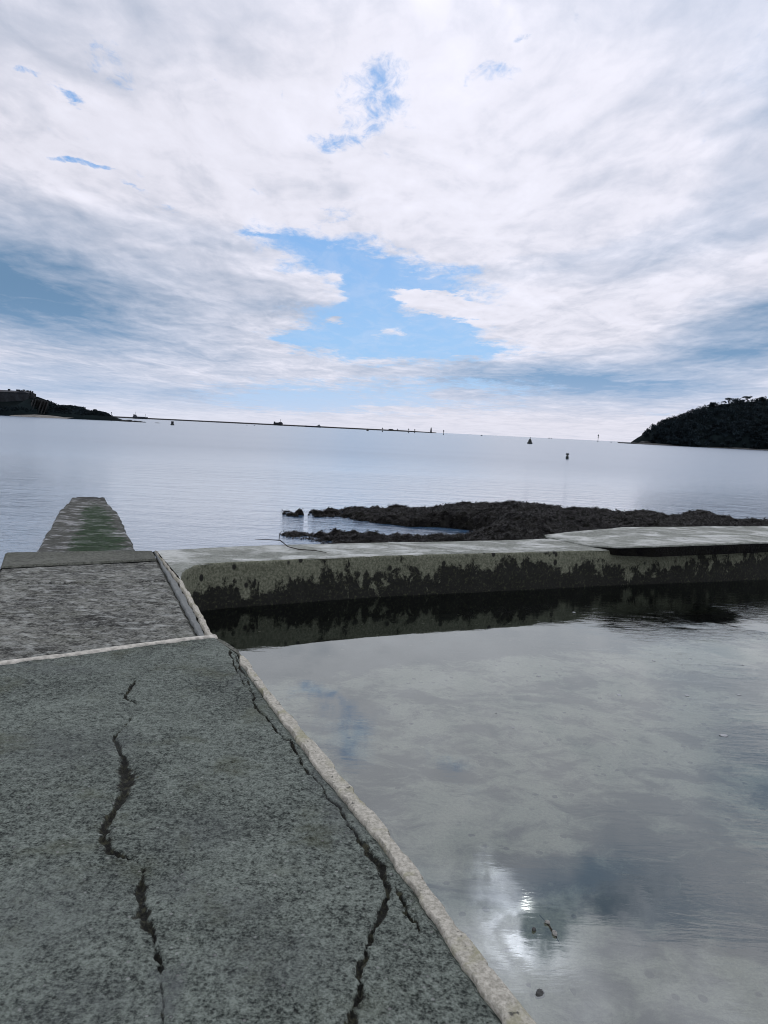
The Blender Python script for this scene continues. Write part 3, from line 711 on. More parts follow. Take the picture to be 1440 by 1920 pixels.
# raised slab on the far stretch of the wall
rf_px = [(1023, 1006, .012), (1100, 1022, .02), (1160, 1025.5, .065), (1230, 1023.5, .1), (1440, 1016.5, .1)]
rb_px = [(1020, 1003, .03), (1085, 996, .085), (1147, 991, .1), (1167, 988.5, .1), (1440, 986.5, .1)]
RF = [np.array(onz(a, b, c)) for a, b, c in rf_px]; RB = [np.array(onz(a, b, c)) for a, b, c in rb_px]
RF.append(RF[-1] + (RF[-1] - RF[-2]) / np.linalg.norm(RF[-1] - RF[-2]) * 12); RB.append(RB[-1] + (RB[-1] - RB[-2]) / np.linalg.norm(RB[-1] - RB[-2]) * 12)
def rs3(poly, n):
    tt = np.linspace(0, len(poly) - 1, n); P_ = np.array(poly)
    return np.stack([np.interp(tt, np.arange(len(poly)), P_[:, k]) for k in range(3)], -1)
a3, b3 = rs3(RF, 240), rs3(RB, 240)
NU = 44
u = np.concatenate([[0, 0, 0], np.linspace(.012, .985, NU - 6), [1, 1, 1]])[None, :]
X = a3[:, :1] + (b3[:, :1] - a3[:, :1]) * u; Y = a3[:, 1:2] + (b3[:, 1:2] - a3[:, 1:2]) * u
Z = a3[:, 2:] + (b3[:, 2:] - a3[:, 2:]) * u + .012 * fbm(X, Y, 1.4, 4, 111) + .006 * fbm(X, Y, 10, 4, 112)
Z[:, 0] = -.06; Z[:, 1] -= .02; Z[:, -1] = -1.2; Z[:, -2] -= .03
Y[:, 0] += .03
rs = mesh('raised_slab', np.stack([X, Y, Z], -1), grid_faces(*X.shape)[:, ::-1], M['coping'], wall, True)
rs.data.materials.append(M['weed'])  # black front strip paints the shadow under the slab's edge
mi = np.zeros(len(rs.data.polygons), dtype=np.int32); mi.reshape(-1, X.shape[1] - 1)[:, 0] = 1
rs.data.polygons.foreach_set('material_index', mi)

# ------------------------------------------------------------------ pool bed and pool water
gx = np.concatenate([np.linspace(-5, 8, 330), np.linspace(8.1, 30, 60)]); gy = np.concatenate([np.linspace(-9, .9, 40), np.linspace(.95, 7, 260), np.linspace(7.05, 16, 140)])
X, Y = np.meshgrid(gx, gy)
Z = -.76 + .05 * fbm(X, Y, .5, 3, 121) + .03 * fbm(X, Y, 2.5, 4, 122) + .02 * fbm(X, Y, 14, 3, 123)
shore = sstep(1.9, -1.5, Y - .10 * (X - 1)) ; Z += .55 * shore * (1 + .3 * fbm(X, Y, 5, 4, 5)) + .8 * sstep(14, 26, X) + .06 * sstep(2.2, 1.2, Y) * (fbm(X, Y, 9, 4, 8) + .3)
Z = np.maximum(Z, -.838)
def inside_wall(X, Y):
    yb = np.interp(X, [p[0] for p in WF], [p[1] for p in WF]); return yb + .35 - Y
far = inside_wall(X, Y)
keep = far > 0
fc = grid_faces(*X.shape); kf = keep.ravel()[fc].all(1)
weed_shade_refl = np.maximum(sstep(2.9, 1.7, far), .72 * sstep(2.3, 1.2, Y - .05 * X))  # dark band along the wall paints its shade; near edge is weed
for px, py, rx, ry, v_ in [(650, 1325, 95, 42, .55), (575, 1278, 60, 16, .5), (720, 1370, 60, 22, .42), (1060, 1635, 130, 42, .62), (1235, 1690, 140, 38, .52), (1430, 1400, 100, 50, .6),  # dark spots painted on the bed as reflections of dark cloud
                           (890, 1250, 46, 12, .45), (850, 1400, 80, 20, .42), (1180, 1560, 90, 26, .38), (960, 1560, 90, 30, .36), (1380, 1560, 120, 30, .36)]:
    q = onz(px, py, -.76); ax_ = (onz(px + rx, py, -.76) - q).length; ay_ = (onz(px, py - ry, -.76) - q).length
    weed_shade_refl = np.maximum(weed_shade_refl, v_ * np.clip(1.5 - np.hypot((X - q.x) / ax_, (Y - q.y) / ay_), 0, 1))
fl = mesh('pool_floor', np.stack([X, Y, Z], -1), fc[kf], M['floor'], None, True, {'weed_shade_refl': weed_shade_refl}); tag(fl, kind='structure')
pool_poly = [np.array([kout[0][0] - .3, BACK])] + [p - np.array([.03, 0]) for p in KO[::-1]] + [JR + np.array([.0, 0])] + [p - np.array([.03, 0]) for p in OE[1:4]] + [p + np.array([0, .06]) for p in WF[1:-1]] + [WF[-1] + np.array([0, .06]), np.array([WF[-1][0], BACK])]
pw = mesh('pool_water', [(p[0], p[1], POOL_Z) for p in pool_poly], [tuple(range(len(pool_poly)))], M['pool']); pw.data.flip_normals() if pw.data.polygons[0].normal.z < 0 else None; tag(pw, kind='structure')

# ------------------------------------------------------------------ sea
BIG = 40000.0
sea = mesh('sea', [(-BIG, -60, SEA_Z), (BIG, -60, SEA_Z), (BIG, BIG, SEA_Z), (-BIG, BIG, SEA_Z)], [(0, 1, 2, 3)], M['sea']); tag(sea, kind='structure')

# ------------------------------------------------------------------ weed-covered reef beyond the wall
def crest_y(px): return np.interp(px, [500, 560, 600, 660, 740, 830, 900, 960, 1000, 1035, 1090, 1160, 1200, 1232, 1256, 1290, 1322, 1345, 1380, 1440, 1560],
                                  [969, 966, 958, 953, 952, 948, 943, 938, 941, 948, 950, 957, 955, 957, 965, 960, 956, 968, 975, 977, 980])
gx = np.linspace(-7.0, 17, 520); gy = np.linspace(9.0, 25.5, 330)
X, Y = np.meshgrid(gx, gy)
PXc = 720 + X / Y * F                                            # rough column, used to place the crest
Dc = np.interp(PXc, [480, 560, 640, 760, 900, 960, 1100, 1300, 1440, 1600], [20.6, 20.5, 21.4, 21.2, 20.6, 20.2, 20.6, 20.4, 20.2, 20.2])
base_y = hz(PXc) + F * (EYE.z - SEA_Z) / Dc
Hc = np.clip((base_y - crest_y(PXc)) / F * Dc, .0, None)
n1 = fbm(X, Y, .55, 4, 131); n2 = fbm(X, Y, 2.6, 4, 132, .6)
backf = sstep(1.6, 0.0, Y - Dc); frontf = sstep(-7.2, -.6, Y - Dc)
Hr = Hc * backf * (.22 + .78 * frontf) + .0 + .18 * n1 + .20 * n2 + .16 * fbm(X, Y, 6.5, 3, 139, .6) - .5 * np.clip(Y - Dc, 0, 2) - .075 * sstep(640, 560, PXc)
Hr += sstep(700, 590, PXc) * sstep(2.2, .4, np.abs(Y - 19.6)) * np.clip(.9 * fbm(X, Y, 4.5, 3, 151, .6) - .05, -.2, .07)
# tide pools left open among the weed
def dip(px, py, rx, ry, amt):
    q = onz(px, py, SEA_Z); a_ = rx / F * q.y; b_ = abs(onz(px, py - ry, SEA_Z).y - q.y)
    return amt * np.exp(-(((X - q.x) / a_) ** 2 + ((Y - q.y) / b_) ** 2) ** 2)
Hr -= dip(668, 991, 110, 10, .8) + dip(595, 981, 90, 11, .5) + dip(835, 999, 85, 9, .7) + dip(770, 1003, 60, 6, .5)
Hr -= .5 * sstep(530, 490, PXc)
Hr += dip(620, 1009, 120, 6, .07) + dip(560, 967, 45, 4, .12)
Zr = SEA_Z + np.clip(Hr, -.3, 1.2)
reef = mesh('reef', np.stack([X, Y, Zr], -1), grid_faces(*X.shape), M['weed'], None, True); tag(reef, kind='structure')
# fronds
cand = 170000
ii = rng.integers(0, X.shape[0], cand); jj = rng.integers(0, X.shape[1], cand)
zc_ = Zr[ii, jj]; ok = (zc_ > SEA_Z - .02) & (Y[ii, jj] > 14.5)
ii, jj, zc_ = ii[ok], jj[ok], zc_[ok]
fx = X[ii, jj] + rng.normal(0, .03, len(ii)); fy = Y[ii, jj] + rng.normal(0, .03, len(ii))
nfr = len(fx); ang = rng.uniform(0, 2 * np.pi, nfr); ln = rng.uniform(.05, .16, nfr); wd_ = rng.uniform(.006, .017, nfr); lift = rng.uniform(-.012, .045, nfr)
ax = np.stack([np.cos(ang), np.sin(ang)], -1); sx = np.stack([-ax[:, 1], ax[:, 0]], -1)
c0 = np.stack([fx, fy, zc_], -1)
def pt(l, wv, z): return np.concatenate([c0[:, :2] + ax * l[:, None] + sx * wv[:, None], (c0[:, 2] + z)[:, None]], 1)
Vv = np.stack([pt(-ln * .5, -wd_, 0 * ln - .005), pt(-ln * .5, wd_, 0 * ln - .005), pt(ln * .1, wd_ * .8, lift), pt(ln * .1, -wd_ * .8, lift), pt(ln * .6, wd_ * .5, lift * .4 - .01), pt(ln * .6, -wd_ * .5, lift * .4 - .01)], 1).reshape(-1, 3)
b = np.arange(nfr)[:, None] * 6
Fq_ = np.concatenate([b + np.array([[0, 1, 2, 3]]), b + np.array([[3, 2, 4, 5]])], 0)
sw = mesh('seaweed', Vv, Fq_, M['weed']); tag(sw, 'black wet seaweed heaped over the low reef behind the pool wall', 'seaweed', None, 'stuff')

# ------------------------------------------------------------------ dead twig lying on the wall
tw = thing('twig', tuple(onz(520, 1018, .02)), 'thin bare twig lying across the pool wall with one shoot standing up', 'twig')
tw.location = (0, 0, 0)
P1 = [onz(478, 1011, .03), onz(505, 1012, .05), onz(525, 1013, .04), onz(540, 1025, .03), (onz(560, 1030, .02)), onz(590, 1032, .02), onz(612, 1036, .02)]
MB().tube(P1, [.003, .005, .007, .006, .006, .005, .003]).build('stem', M['twig'], tw, True)
q0 = onz(523, 1013, .045); MB().tube([q0, aty(524, 1003, q0.y), aty(528, 996, q0.y)], [.005, .004, .003]).build('shoot', M['twig'], tw, True)

# ------------------------------------------------------------------ small things in the pool
def lump(r, sx=1., sy=1., sz=.6, seed=0, n=9, mseg=14):
    v = []; f = []
    for i in range(n + 1):
        t = math.pi * i / n
        for k in range(mseg):
            a = 2 * math.pi * k / mseg
            q = 1 + .95 * float(fbm(np.array(math.cos(a) * math.sin(t) * 1.5 + seed * 3.1), np.array(math.sin(a) * math.sin(t) * 1.5 + math.cos(t) * 2), 1.0, 3, seed))
            v.append((r * sx * q * math.sin(t) * math.cos(a), r * sy * q * math.sin(t) * math.sin(a), r * sz * q * math.cos(t)))
    f = [(i * mseg + k, (i + 1) * mseg + k, (i + 1) * mseg + (k + 1) % mseg, i * mseg + (k + 1) % mseg) for i in range(n) for k in range(mseg)]
    return v, f
def stone(px, py, z, r, label, mat, seed, sx=1.2, sy=.9, sz=.6, name='pebble', cat='pebble', group=None):
    v, f = lump(r, sx, sy, sz, seed); o = mesh(name, v, f, mat, None, True); o.location = onz(px, py, z); o.rotation_euler = (0, 0, seed * 1.3)
    return tag(o, label, cat, group)
stone(1012, 1864, -.507, .019, 'dark pebble breaking the pool surface beside the kerb at the bottom of the picture', M['pebble'], 3, 1.3, .85, .7)
stone(1026, 1729, -.495, .011, 'pale tipped shell poking out of the pool beside the bright reflection, farther of the pair', M['shell'], 5, name='shell', cat='shell')
stone(1040, 1750, -.495, .012, 'pale striped shell poking out of the pool beside the bright reflection, nearer of the pair', M['shell'], 6, name='shell', cat='shell')
stone(1001, 1742, -.495, .009, 'tiny dark pebble at the edge of the bright reflection in the pool', M['pebble'], 8)
tb = MB().tube([onz(1012, 1716, -.52), onz(1030, 1736, -.497), onz(1042, 1755, -.497), onz(1050, 1770, -.52)], [.002, .003, .003, .001]).build('weed_strand', M['twig'], None, True)
tag(tb, 'thin dark weed strand trailing between the two shells in the pool', 'seaweed')
FLECK = [(1357, 1379, .030), (1161, 1303, .022), (1288, 1304, .022), (1010, 1268, .018), (1226, 1239, .016), (1393, 1247, .014), (1386, 1303, .017), (579, 1343, .010), (1076, 1148, .022), (1207, 1157, .012), (1044, 1261, .01), (962, 1364, .01), (930, 1337, .008)]
fv, ff = lump(1.0, 1.2, .85, .22, 2)
f0 = None
for i, (a, b_, r) in enumerate(FLECK):
    if f0 is None: o = f0 = mesh('foam_fleck', fv, ff, M['foam'], None, True)
    else: o = f0.copy(); COL.objects.link(o)
    o.location = onz(a, b_, POOL_Z + .001); o.scale = (r * .85, r * .85, r * .6); o.rotation_euler = (0, 0, i * 2.1)
    tag(o, 'small pale fleck of foam floating on the pool', 'foam', 'pale flecks floating on the pool')

# ------------------------------------------------------------------ far shore
def headland(name, prof_px, D, front, back, mat, seed, rough=2.0, nx=180, ny=50, gp=.6):
    xs = np.array([aty(a, b_, D).x for a, b_ in prof_px]); zs_ = np.array([aty(a, b_, D).z for a, b_ in prof_px])
    gx = np.linspace(xs[0], xs[-1], nx); tz = np.interp(gx, xs, zs_)
    t = np.linspace(-1, 1, ny)
    X, T = np.meshgrid(gx, t); H = np.repeat(tz[None, :], ny, 0)
    hn = np.clip((H - SEA_Z) / (zs_.max() - SEA_Z), 0.02, 1)
    Yp = D + np.where(T < 0, T * front * hn ** .5, T * back * hn ** .5)
    pr = np.where(T < 0, (1 - np.abs(T)) ** gp, (1 - np.abs(T)) ** .8)
    Z = SEA_Z - .5 + (H - SEA_Z + .5) * pr + rough * fbm(X, Yp, .06, 4, seed) * hn * (pr < .97)
    o = mesh(name, np.stack([X, Yp, Z], -1), grid_faces(ny, nx), mat, None, True); tag(o, kind='structure')
    return X, Yp, Z
def leaf_cloud(centers, radii, per, size, flat=.75):
    n = len(centers); k = per
    dv = rng.normal(size=(n, k, 3)); dv /= np.linalg.norm(dv, axis=2)[..., None]
    rr = rng.uniform(.35, 1.0, (n, k, 1)) ** .5
    P = centers[:, None, :] + dv * rr * radii[:, None, None] * np.array([1, 1, flat])
    P = P.reshape(-1, 3); N = len(P)
    a = rng.normal(size=(N, 3)); a /= np.linalg.norm(a, axis=1)[:, None]; b2 = np.cross(a, rng.normal(size=(N, 3))); b2 /= np.linalg.norm(b2, axis=1)[:, None]
    s = (size * rng.uniform(.5, 1.3, N))[:, None]
    Vv = np.stack([P - a * s - b2 * s * .6, P + a * s - b2 * s * .5, P + a * s * .8 + b2 * s * .7, P - a * s * .9 + b2 * s * .6], 1).reshape(-1, 3)
    return Vv, (np.arange(N)[:, None] * 4 + np.arange(4)[None, :])
# right: wooded headland
DR = 1100.0
prof_r = [(1219, 832), (1221, 824), (1226, 813), (1235, 803), (1246, 793), (1262, 787), (1290, 777), (1320, 766), (1350, 758), (1380, 754), (1410, 752), (1450, 750), (1560, 745), (1750, 740), (2000, 742), (2100, 800), (2120, 880)]
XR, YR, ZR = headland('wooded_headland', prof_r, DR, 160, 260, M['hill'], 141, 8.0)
sel = rng.random(XR.shape) < .5
cx, cy, cz = XR[sel], YR[sel], ZR[sel]; ok = (cz > 4.0) & (cy < DR + 80); cx, cy, cz = cx[ok], cy[ok], cz[ok]
pick = rng.permutation(len(cx))[:1500]
rad = rng.uniform(3.0, 6.5, len(pick))
xq = np.concatenate([rng.uniform(XR.min(), XR.max(), 1250), rng.uniform(XR.min(), XR.min() + 32, 250)]); Hq = np.interp(xq, XR[0], ZR.max(0)); zq = 1.0 + (Hq - 1.0) * rng.uniform(0, .9, 1500)
tq = -(1 - np.clip((zq + 1.3) / (Hq + 1.3), 0, 1) ** (1 / .6)); hnq = np.clip(Hq / ZR.max(), .02, 1) ** .5
yq = DR + tq * 160 * hnq; okq = Hq > 2
cxx = np.concatenate([cx[pick], xq[okq]]); cyy = np.concatenate([cy[pick], yq[okq]]); czz = np.concatenate([cz[pick], zq[okq]])
cx, cy, cz = cxx, cyy, czz; pick = np.arange(len(cx)); rad = rng.uniform(3.0, 6.0, len(pick)) * np.clip(cz / 20, .55, 1)
cen = np.stack([cx[pick] + rng.normal(0, 3, len(pick)), cy[pick] + rng.normal(0, 3, len(pick)), cz[pick] + rad * .5], -1)
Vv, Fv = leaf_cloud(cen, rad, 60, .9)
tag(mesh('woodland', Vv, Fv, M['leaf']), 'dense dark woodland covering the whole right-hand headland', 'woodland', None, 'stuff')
def tree(px, py, h, spread, D, label, kind=0, group=None):
    top = aty(px, py, D); bz = top.z - h
    t = thing('pine_tree' if kind else 'tree', (top.x, D, bz), label, 'tree', group)
    MB().tube([(0, 0, -3), (.2, 0, h * .45), (-.1, .1, h * .75), (.1, 0, h * .9)], [.7, .5, .35, .15]).build('trunk', M['bark'], t)
    n = 10 if kind else 14
    c = np.stack([rng.normal(0, spread * .45, n), rng.normal(0, spread * .45, n), h * (rng.uniform(.82, .95, n) if kind else rng.uniform(.5, .85, n))], -1)
    v, f = leaf_cloud(c, rng.uniform(.28, .5, n) * spread, 46, .55, .35 if kind else .8)
    mesh('crown', v, f, M['leaf'], t)
for a_ in [(1368, 745.5, 14, 6, 1, 'flat topped pine standing on the headland ridge, leftmost of the skyline pines'),
           (1402, 743, 15, 7, 1, 'flat topped pine standing tallest on the skyline of the headland'),
           (1430, 742.5, 14, 7, 0, 'round crowned tree on the ridge near the edge of the picture'),
           (1382, 746.5, 12, 6, 0, 'small round tree between the two skyline pines'),
           (1338, 754, 11, 5, 0, 'ragged tree halfway down the headland ridge'),
           (1302, 767, 10, 5, 0, 'bushy tree on the lower shoulder of the headland'),
           (1250, 786, 9, 4.5, 0, 'small bushy tree low on the headland nose')]:
    tree(a_[0], a_[1], a_[2], a_[3], DR - 6, a_[5], a_[4])
# shore rocks at its foot
def rockbelt(name, label, pts, D, seed, cat='rocks'):
    for i, (px, py, r, sz) in enumerate(pts):
        v, f = lump(r, 1.5, 1.0, sz, seed + i); o = mesh(name, v, f, M['rock'], None, False)
        p = aty(px, hz(px), D); o.location = (p.x, D, SEA_Z + r * sz * .15); tag(o, label, 'rock', 'rocks at the foot of the headlands')
rockbelt('shore_rock', 'low dark rock in the water off the nose of the wooded headland', [(1178, 828, 3.0, .35), (1190, 828, 3.6, .5), (1197, 828, 3.0, .45), (1207, 828, 5.2, .65), (1213, 829, 4.2, .8)], 1060, 151)
sx = np.linspace(aty(1210, 830, 960).x, aty(1480, 842, 960).x, 120)
v = []; 
for x in sx:
    t = (x - sx[0]) / (sx[-1] - sx[0]); yy = 1080 - 150 * t
    hh = 1.6 + 1.2 * float(fbm(np.array(x), np.array(0.), .05, 3, 3))
    v += [(x, yy - 12, SEA_Z - .3), (x, yy, SEA_Z + max(.4, hh)), (x, yy + 40, SEA_Z + max(.4, hh))]
o = mesh('shore', v, grid_faces(120, 3), M['rock'], None, True); tag(o, kind='structure')

# left: fort island
DL = 470.0
prof_l = [(-260, 760), (-200, 748), (-80, 750), (0, 750), (55, 748), (63, 743), (72, 744), (85, 749), (97, 755), (107, 760), (118, 761), (133, 761.5), (147, 764), (156, 764.5), (163, 769), (170, 773), (178, 769), (186, 772), (196, 774), (206, 779), (214, 782), (222, 786), (236, 788), (248, 788.5), (256, 791), (266, 790.5), (274, 794)]
XL, YL, ZL = headland('fort_island', prof_l, DL, 26, 60, M['hill'], 161, 1.2, 320, 50, .45)
sel = rng.random(XL.shape) < .30
cx, cy, cz = XL[sel], YL[sel], ZL[sel]
pcol = 720 + cx / cy * F
ok = (cz > 2.0) & (cy < DL + 4) & ~((pcol < 85) & (cz > 4.5)); cx, cy, cz = cx[ok], cy[ok], cz[ok]
pick = rng.permutation(len(cx))[:900]; rad = rng.uniform(.5, 1.15, len(pick))
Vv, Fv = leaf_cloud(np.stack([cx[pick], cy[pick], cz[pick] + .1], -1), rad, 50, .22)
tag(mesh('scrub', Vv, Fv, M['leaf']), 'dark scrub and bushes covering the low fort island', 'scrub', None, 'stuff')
# pale beach strip and cliff streaks
sx = np.linspace(aty(20, 778, 440).x, aty(128, 782, 440).x, 60); v = []
for x in sx:
    t = (x - sx[0]) / (sx[-1] - sx[0]); hgt_ = (1.15 * math.sin(math.pi * min(1, t * 1.15 + .05)) ** .5 if t < .82 else .25)
    v += [(x, 436, SEA_Z - .2), (x, 440, SEA_Z + .25 + .2 * hgt_), (x, 448, SEA_Z + .5 + .9 * hgt_)]
tag(mesh('beach', v, grid_faces(60, 3), M['beach'], None, True), kind='structure')
rockbelt('shore_rock', 'low dark rock trailing off the tip of the fort island', [(232, 789, 1.6, .45), (240, 789, 1.9, .5), (247, 790, 1.4, .45), (256, 790, 1.5, .55), (263, 790, 1.2, .5), (270, 791, .8, .45), (295, 792, 1.1, .22)], 440, 171)
# cliff face under the fort
v = []
for i in range(30):
    px = 50 + i * 34 / 29; p = aty(px, 770, 452 + 3 * math.sin(i * 1.3)); tz = aty(px, np.interp(px, [50, 62, 84], [749, 746, 752]), 458).z
    v += [(p.x, p.y, SEA_Z + 2.2), (p.x, p.y + 3 + math.sin(i * 2.1), (SEA_Z + 2.2 + tz) / 2), (p.x, p.y + 6, tz - .3)]
tag(mesh('cliff', v, grid_faces(30, 3), M['cliff']), kind='structure')
# fort barracks
fort = thing('fort', (aty(20, 750, DL - 4).x, DL - 4, aty(20, 750, DL).z), 'long stone fort barracks with chimneys on top of the island', 'fort')
mpx = DL / F
bx = lambda px: (px - 20) * mpx
zt = lambda py: (np.interp(0, [0, 1], [750.5, 750.5]) - py) * mpx
MB().box(bx(-150), bx(56), -2, 8, -2, zt(736.5)).build('wall', M['stone'], fort)
rf = MB().add([(bx(-150), -2.3, zt(736.4)), (bx(34), -2.3, zt(736.4)), (bx(34), 8.3, zt(736.4)), (bx(-150), 8.3, zt(736.4)), (bx(-150), 3, zt(732.6)), (bx(33), 3, zt(732.8))],
         [(0, 1, 5, 4), (2, 3, 4, 5), (1, 2, 5), (3, 0, 4), (3, 2, 1, 0)]).build('roof', M['roof'], fort)
gb = MB().add([(bx(34.2), -2.4, zt(737)), (bx(55), -2.4, zt(737)), (bx(55), 8.4, zt(737)), (bx(34.2), 8.4, zt(737)), (bx(43), -2.4, zt(731.8)), (bx(43), 8.4, zt(731.8))],
         [(0, 1, 4), (2, 3, 5), (1, 2, 5, 4), (3, 0, 4, 5), (3, 2, 1, 0)]).build('roof', M['roof'], fort)
for a, b_, wdt, par in ((13, 730.4, 2.6, rf), (30, 730.6, 5.5, rf), (40.5, 730.2, 2.5, gb), (47.5, 731.2, 2.4, gb), (-20, 730, 3, rf), (-70, 730, 3, rf)):
    MB().box(bx(a - wdt / 2), bx(a + wdt / 2), 2, 3.6, zt(735), zt(b_)).build('chimney', M['stone'], par)
for a, b_ in ((55.8, 731.6), (59.6, 732.6)):
    MB().box(bx(a - .95), bx(a + .95), 0, 1.2, -3, zt(b_), .1).build('chimney', M['stone'], fort)
MB().box(bx(50), bx(64), -1, 5, -4, zt(742)).build('rampart', M['stone'], fort)
for a in range(-5, 54, 7):
    MB().box(bx(a), bx(a + 1.6), -2.08, -1.9, zt(744), zt(740.5)).build('window', M['glass'], fort)
# ------------------------------------------------------------------ breakwater across the Sound
def far_at(px, D): p = aty(px, hz(px), D); return Vector((p.x, D, SEA_Z))
BWD = 3000.0; mp = BWD / F
b0, b1 = far_at(150, BWD), far_at(818, BWD)
n = 120; v = []
for i in range(n):
    t = i / (n - 1); x = b0.x + (b1.x - b0.x) * t; hh = 4.6 + .8 * float(fbm(np.array(x), np.array(1.), .02, 3, 5)); hh *= 1 - .55 * max(0, (t - .9) / .1)
    v += [(x, BWD - 9, SEA_Z - .5), (x, BWD - 5, hh), (x, BWD + 5, hh), (x, BWD + 9, SEA_Z - .5)]
tag(mesh('breakwater', v, grid_faces(n, 4), M['rock']), 'long low dark stone breakwater lying along the horizon', 'breakwater')
def base(px, D, name, label, cat, group=None):
    return thing(name, far_at(px, D), label, cat, group)
# round sea fort
f_ = base(521.5, 2900, 'sea_fort', 'squat round sea fort with a flagstaff in front of the breakwater', 'fort'); q = 2900 / F
MB().lathe([(8.6 * q, -1), (8.6 * q, 4.6 * q), (8.2 * q, 4.8 * q), (8.2 * q, 5.6 * q), (0.1, 5.7 * q)], seg=24).build('wall', M['stone'], f_)
MB().box(-8.2 * q, -5.6 * q, -3, 3, 5.5 * q, 7.2 * q).build('turret', M['stone'], f_)
MB().box(1 * q, 7 * q, -4, 4, 5.5 * q, 6.6 * q).build('lookout', M['stone'], f_)
MB().tube([(4.5 * q, 0, 6.4 * q), (4.5 * q, 0, 12 * q)], .35 * q).build('flagstaff', M['steel'], f_)
for k in range(-6, 7, 2): MB().box((k - .4) * q, (k + .4) * q, -8.75 * q, -math.sqrt(max(1, (8.6 * q) ** 2 - (k * q) ** 2)) + .6, 2.0 * q, 3.2 * q).build('gun_port', M['glass'], f_)
# ships
def hull(L, B, H, name, parent, sheer=.25):
    st = [(-.5, .55, 0), (-.46, .9, .05), (-.2, 1, 0), (.25, 1, 0), (.42, .6, .12), (.5, .03, .3)]; v = []; 
    for t, wv, up in st:
        v += [(t * L, -B / 2 * wv, H * (1 + up * sheer)), (t * L * .97, -B / 2 * wv * .8, -1), (t * L * .97, B / 2 * wv * .8, -1), (t * L, B / 2 * wv, H * (1 + up * sheer))]
    f = []
    for i in range(len(st) - 1):
        for k in range(4): f.append((i * 4 + k, i * 4 + (k + 1) % 4, (i + 1) * 4 + (k + 1) % 4, (i + 1) * 4 + k))
    f += [(3, 2, 1, 0), tuple(len(st) * 4 - 4 + k for k in range(4))]
    return MB().add(v, f).build(name, M['hull'], parent)
s1 = base(263, 2500, 'cargo_ship', 'dark coaster with its bridge aft and two masts anchored beyond the fort island', 'ship'); q = 2500 / F
hull(28 * q, 6 * q, 3.6 * q, 'hull', s1, .6)
br = MB().box(-13 * q, -6 * q, -2.2 * q, 2.2 * q, 3.4 * q, 5.6 * q).box(-12.4 * q, -7.6 * q, -1.8 * q, 1.8 * q, 5.6 * q, 7.6 * q).build('bridge', M['super'], s1)
MB().box(-12.2 * q, -7.8 * q, -1.85 * q, -1.7 * q, 6.4 * q, 7.1 * q).build('bridge_window', M['glass'], br)
MB().box(-12.6 * q, -11 * q, -.8 * q, .8 * q, 5.6 * q, 8.6 * q, .2).build('funnel', M['hull'], s1)
MB().tube([(-8.6 * q, 0, 7.5 * q), (-8.6 * q, 0, 13 * q)], .22 * q).tube([(-9.6 * q, 0, 10.5 * q), (-7.6 * q, 0, 10.5 * q)], .15 * q).build('mast', M['steel'], s1)
MB().tube([(9.5 * q, 0, 3.6 * q), (9.5 * q, 0, 10 * q)], .2 * q).build('mast', M['steel'], s1)
MB().box(-4 * q, 8 * q, -2 * q, 2 * q, 3.6 * q, 4.3 * q).build('hatch_cover', M['super'], s1)
s2 = base(587, 2600, 'naval_tanker', 'long low grey ship with a stepped superstructure aft lying before the breakwater', 'ship'); q = 2600 / F
h_ = hull(30 * q, 5 * q, 2.0 * q, 'hull', s2, .3)
MB().box(6.5 * q, 14 * q, -2 * q, 2 * q, 1.9 * q, 3.4 * q).box(8.5 * q, 13 * q, -1.7 * q, 1.7 * q, 3.4 * q, 4.6 * q).build('superstructure', M['super'], s2)
for xx in (9.4, 12): MB().tube([(xx * q, 0, 4.5 * q), (xx * q, 0, 6.6 * q)], .2 * q).build('mast', M['steel'], s2)
MB().box(-14 * q, -12.6 * q, -1 * q, 1 * q, 2.2 * q, 3.0 * q).build('bow_house', M['super'], s2)
# lighthouse at the breakwater's end
lh = base(808, 2950, 'lighthouse', 'tall stone lighthouse at the right end of the breakwater', 'lighthouse'); q = 2950 / F
MB().lathe([(2.3 * q, 0), (1.5 * q, 2.5 * q), (1.15 * q, 7 * q), (1.3 * q, 7.6 * q), (1.3 * q, 7.9 * q)], seg=18).build('tower', M['stone'], lh)
MB().lathe([(.9 * q, 7.9 * q), (.9 * q, 9.2 * q)], seg=12).build('lantern', M['glass'], lh)
MB().lathe([(1.1 * q, 9.2 * q), (.5 * q, 9.9 * q), (.1 * q, 10.6 * q)], seg=12).build('cupola', M['roof'], lh)
hut = base(733, 2950, 'breakwater_hut', 'low hut on the breakwater between two channel beacons', 'hut')
MB().box(-4.5 * q, 4.5 * q, -5, 5, 1.5 * q, 3.0 * q).build('wall', M['stone'], hut)
MB().add([(-5 * q, -6, 3 * q), (5 * q, -6, 3 * q), (5 * q, 6, 3 * q), (-5 * q, 6, 3 * q), (-2.5 * q, 0, 3.9 * q), (2.5 * q, 0, 3.9 * q)], [(0, 1, 5, 4), (2, 3, 4, 5), (1, 2, 5), (3, 0, 4), (3, 2, 1, 0)]).build('roof', M['roof'], hut)
bt = base(745.5, 2950, 'watch_tower', 'small watch tower on the breakwater beside the low hut', 'tower')
MB().lathe([(1.0 * q, 1 * q), (.7 * q, 3.6 * q), (.9 * q, 3.7 * q), (.9 * q, 4.0 * q)], seg=12).build('tower', M['stone'], bt)
MB().lathe([(.6 * q, 4.0 * q), (.5 * q, 4.6 * q), (.05 * q, 5.2 * q)], seg=10).build('lantern', M['glass'], bt)
for px_b in (399, 458): pass
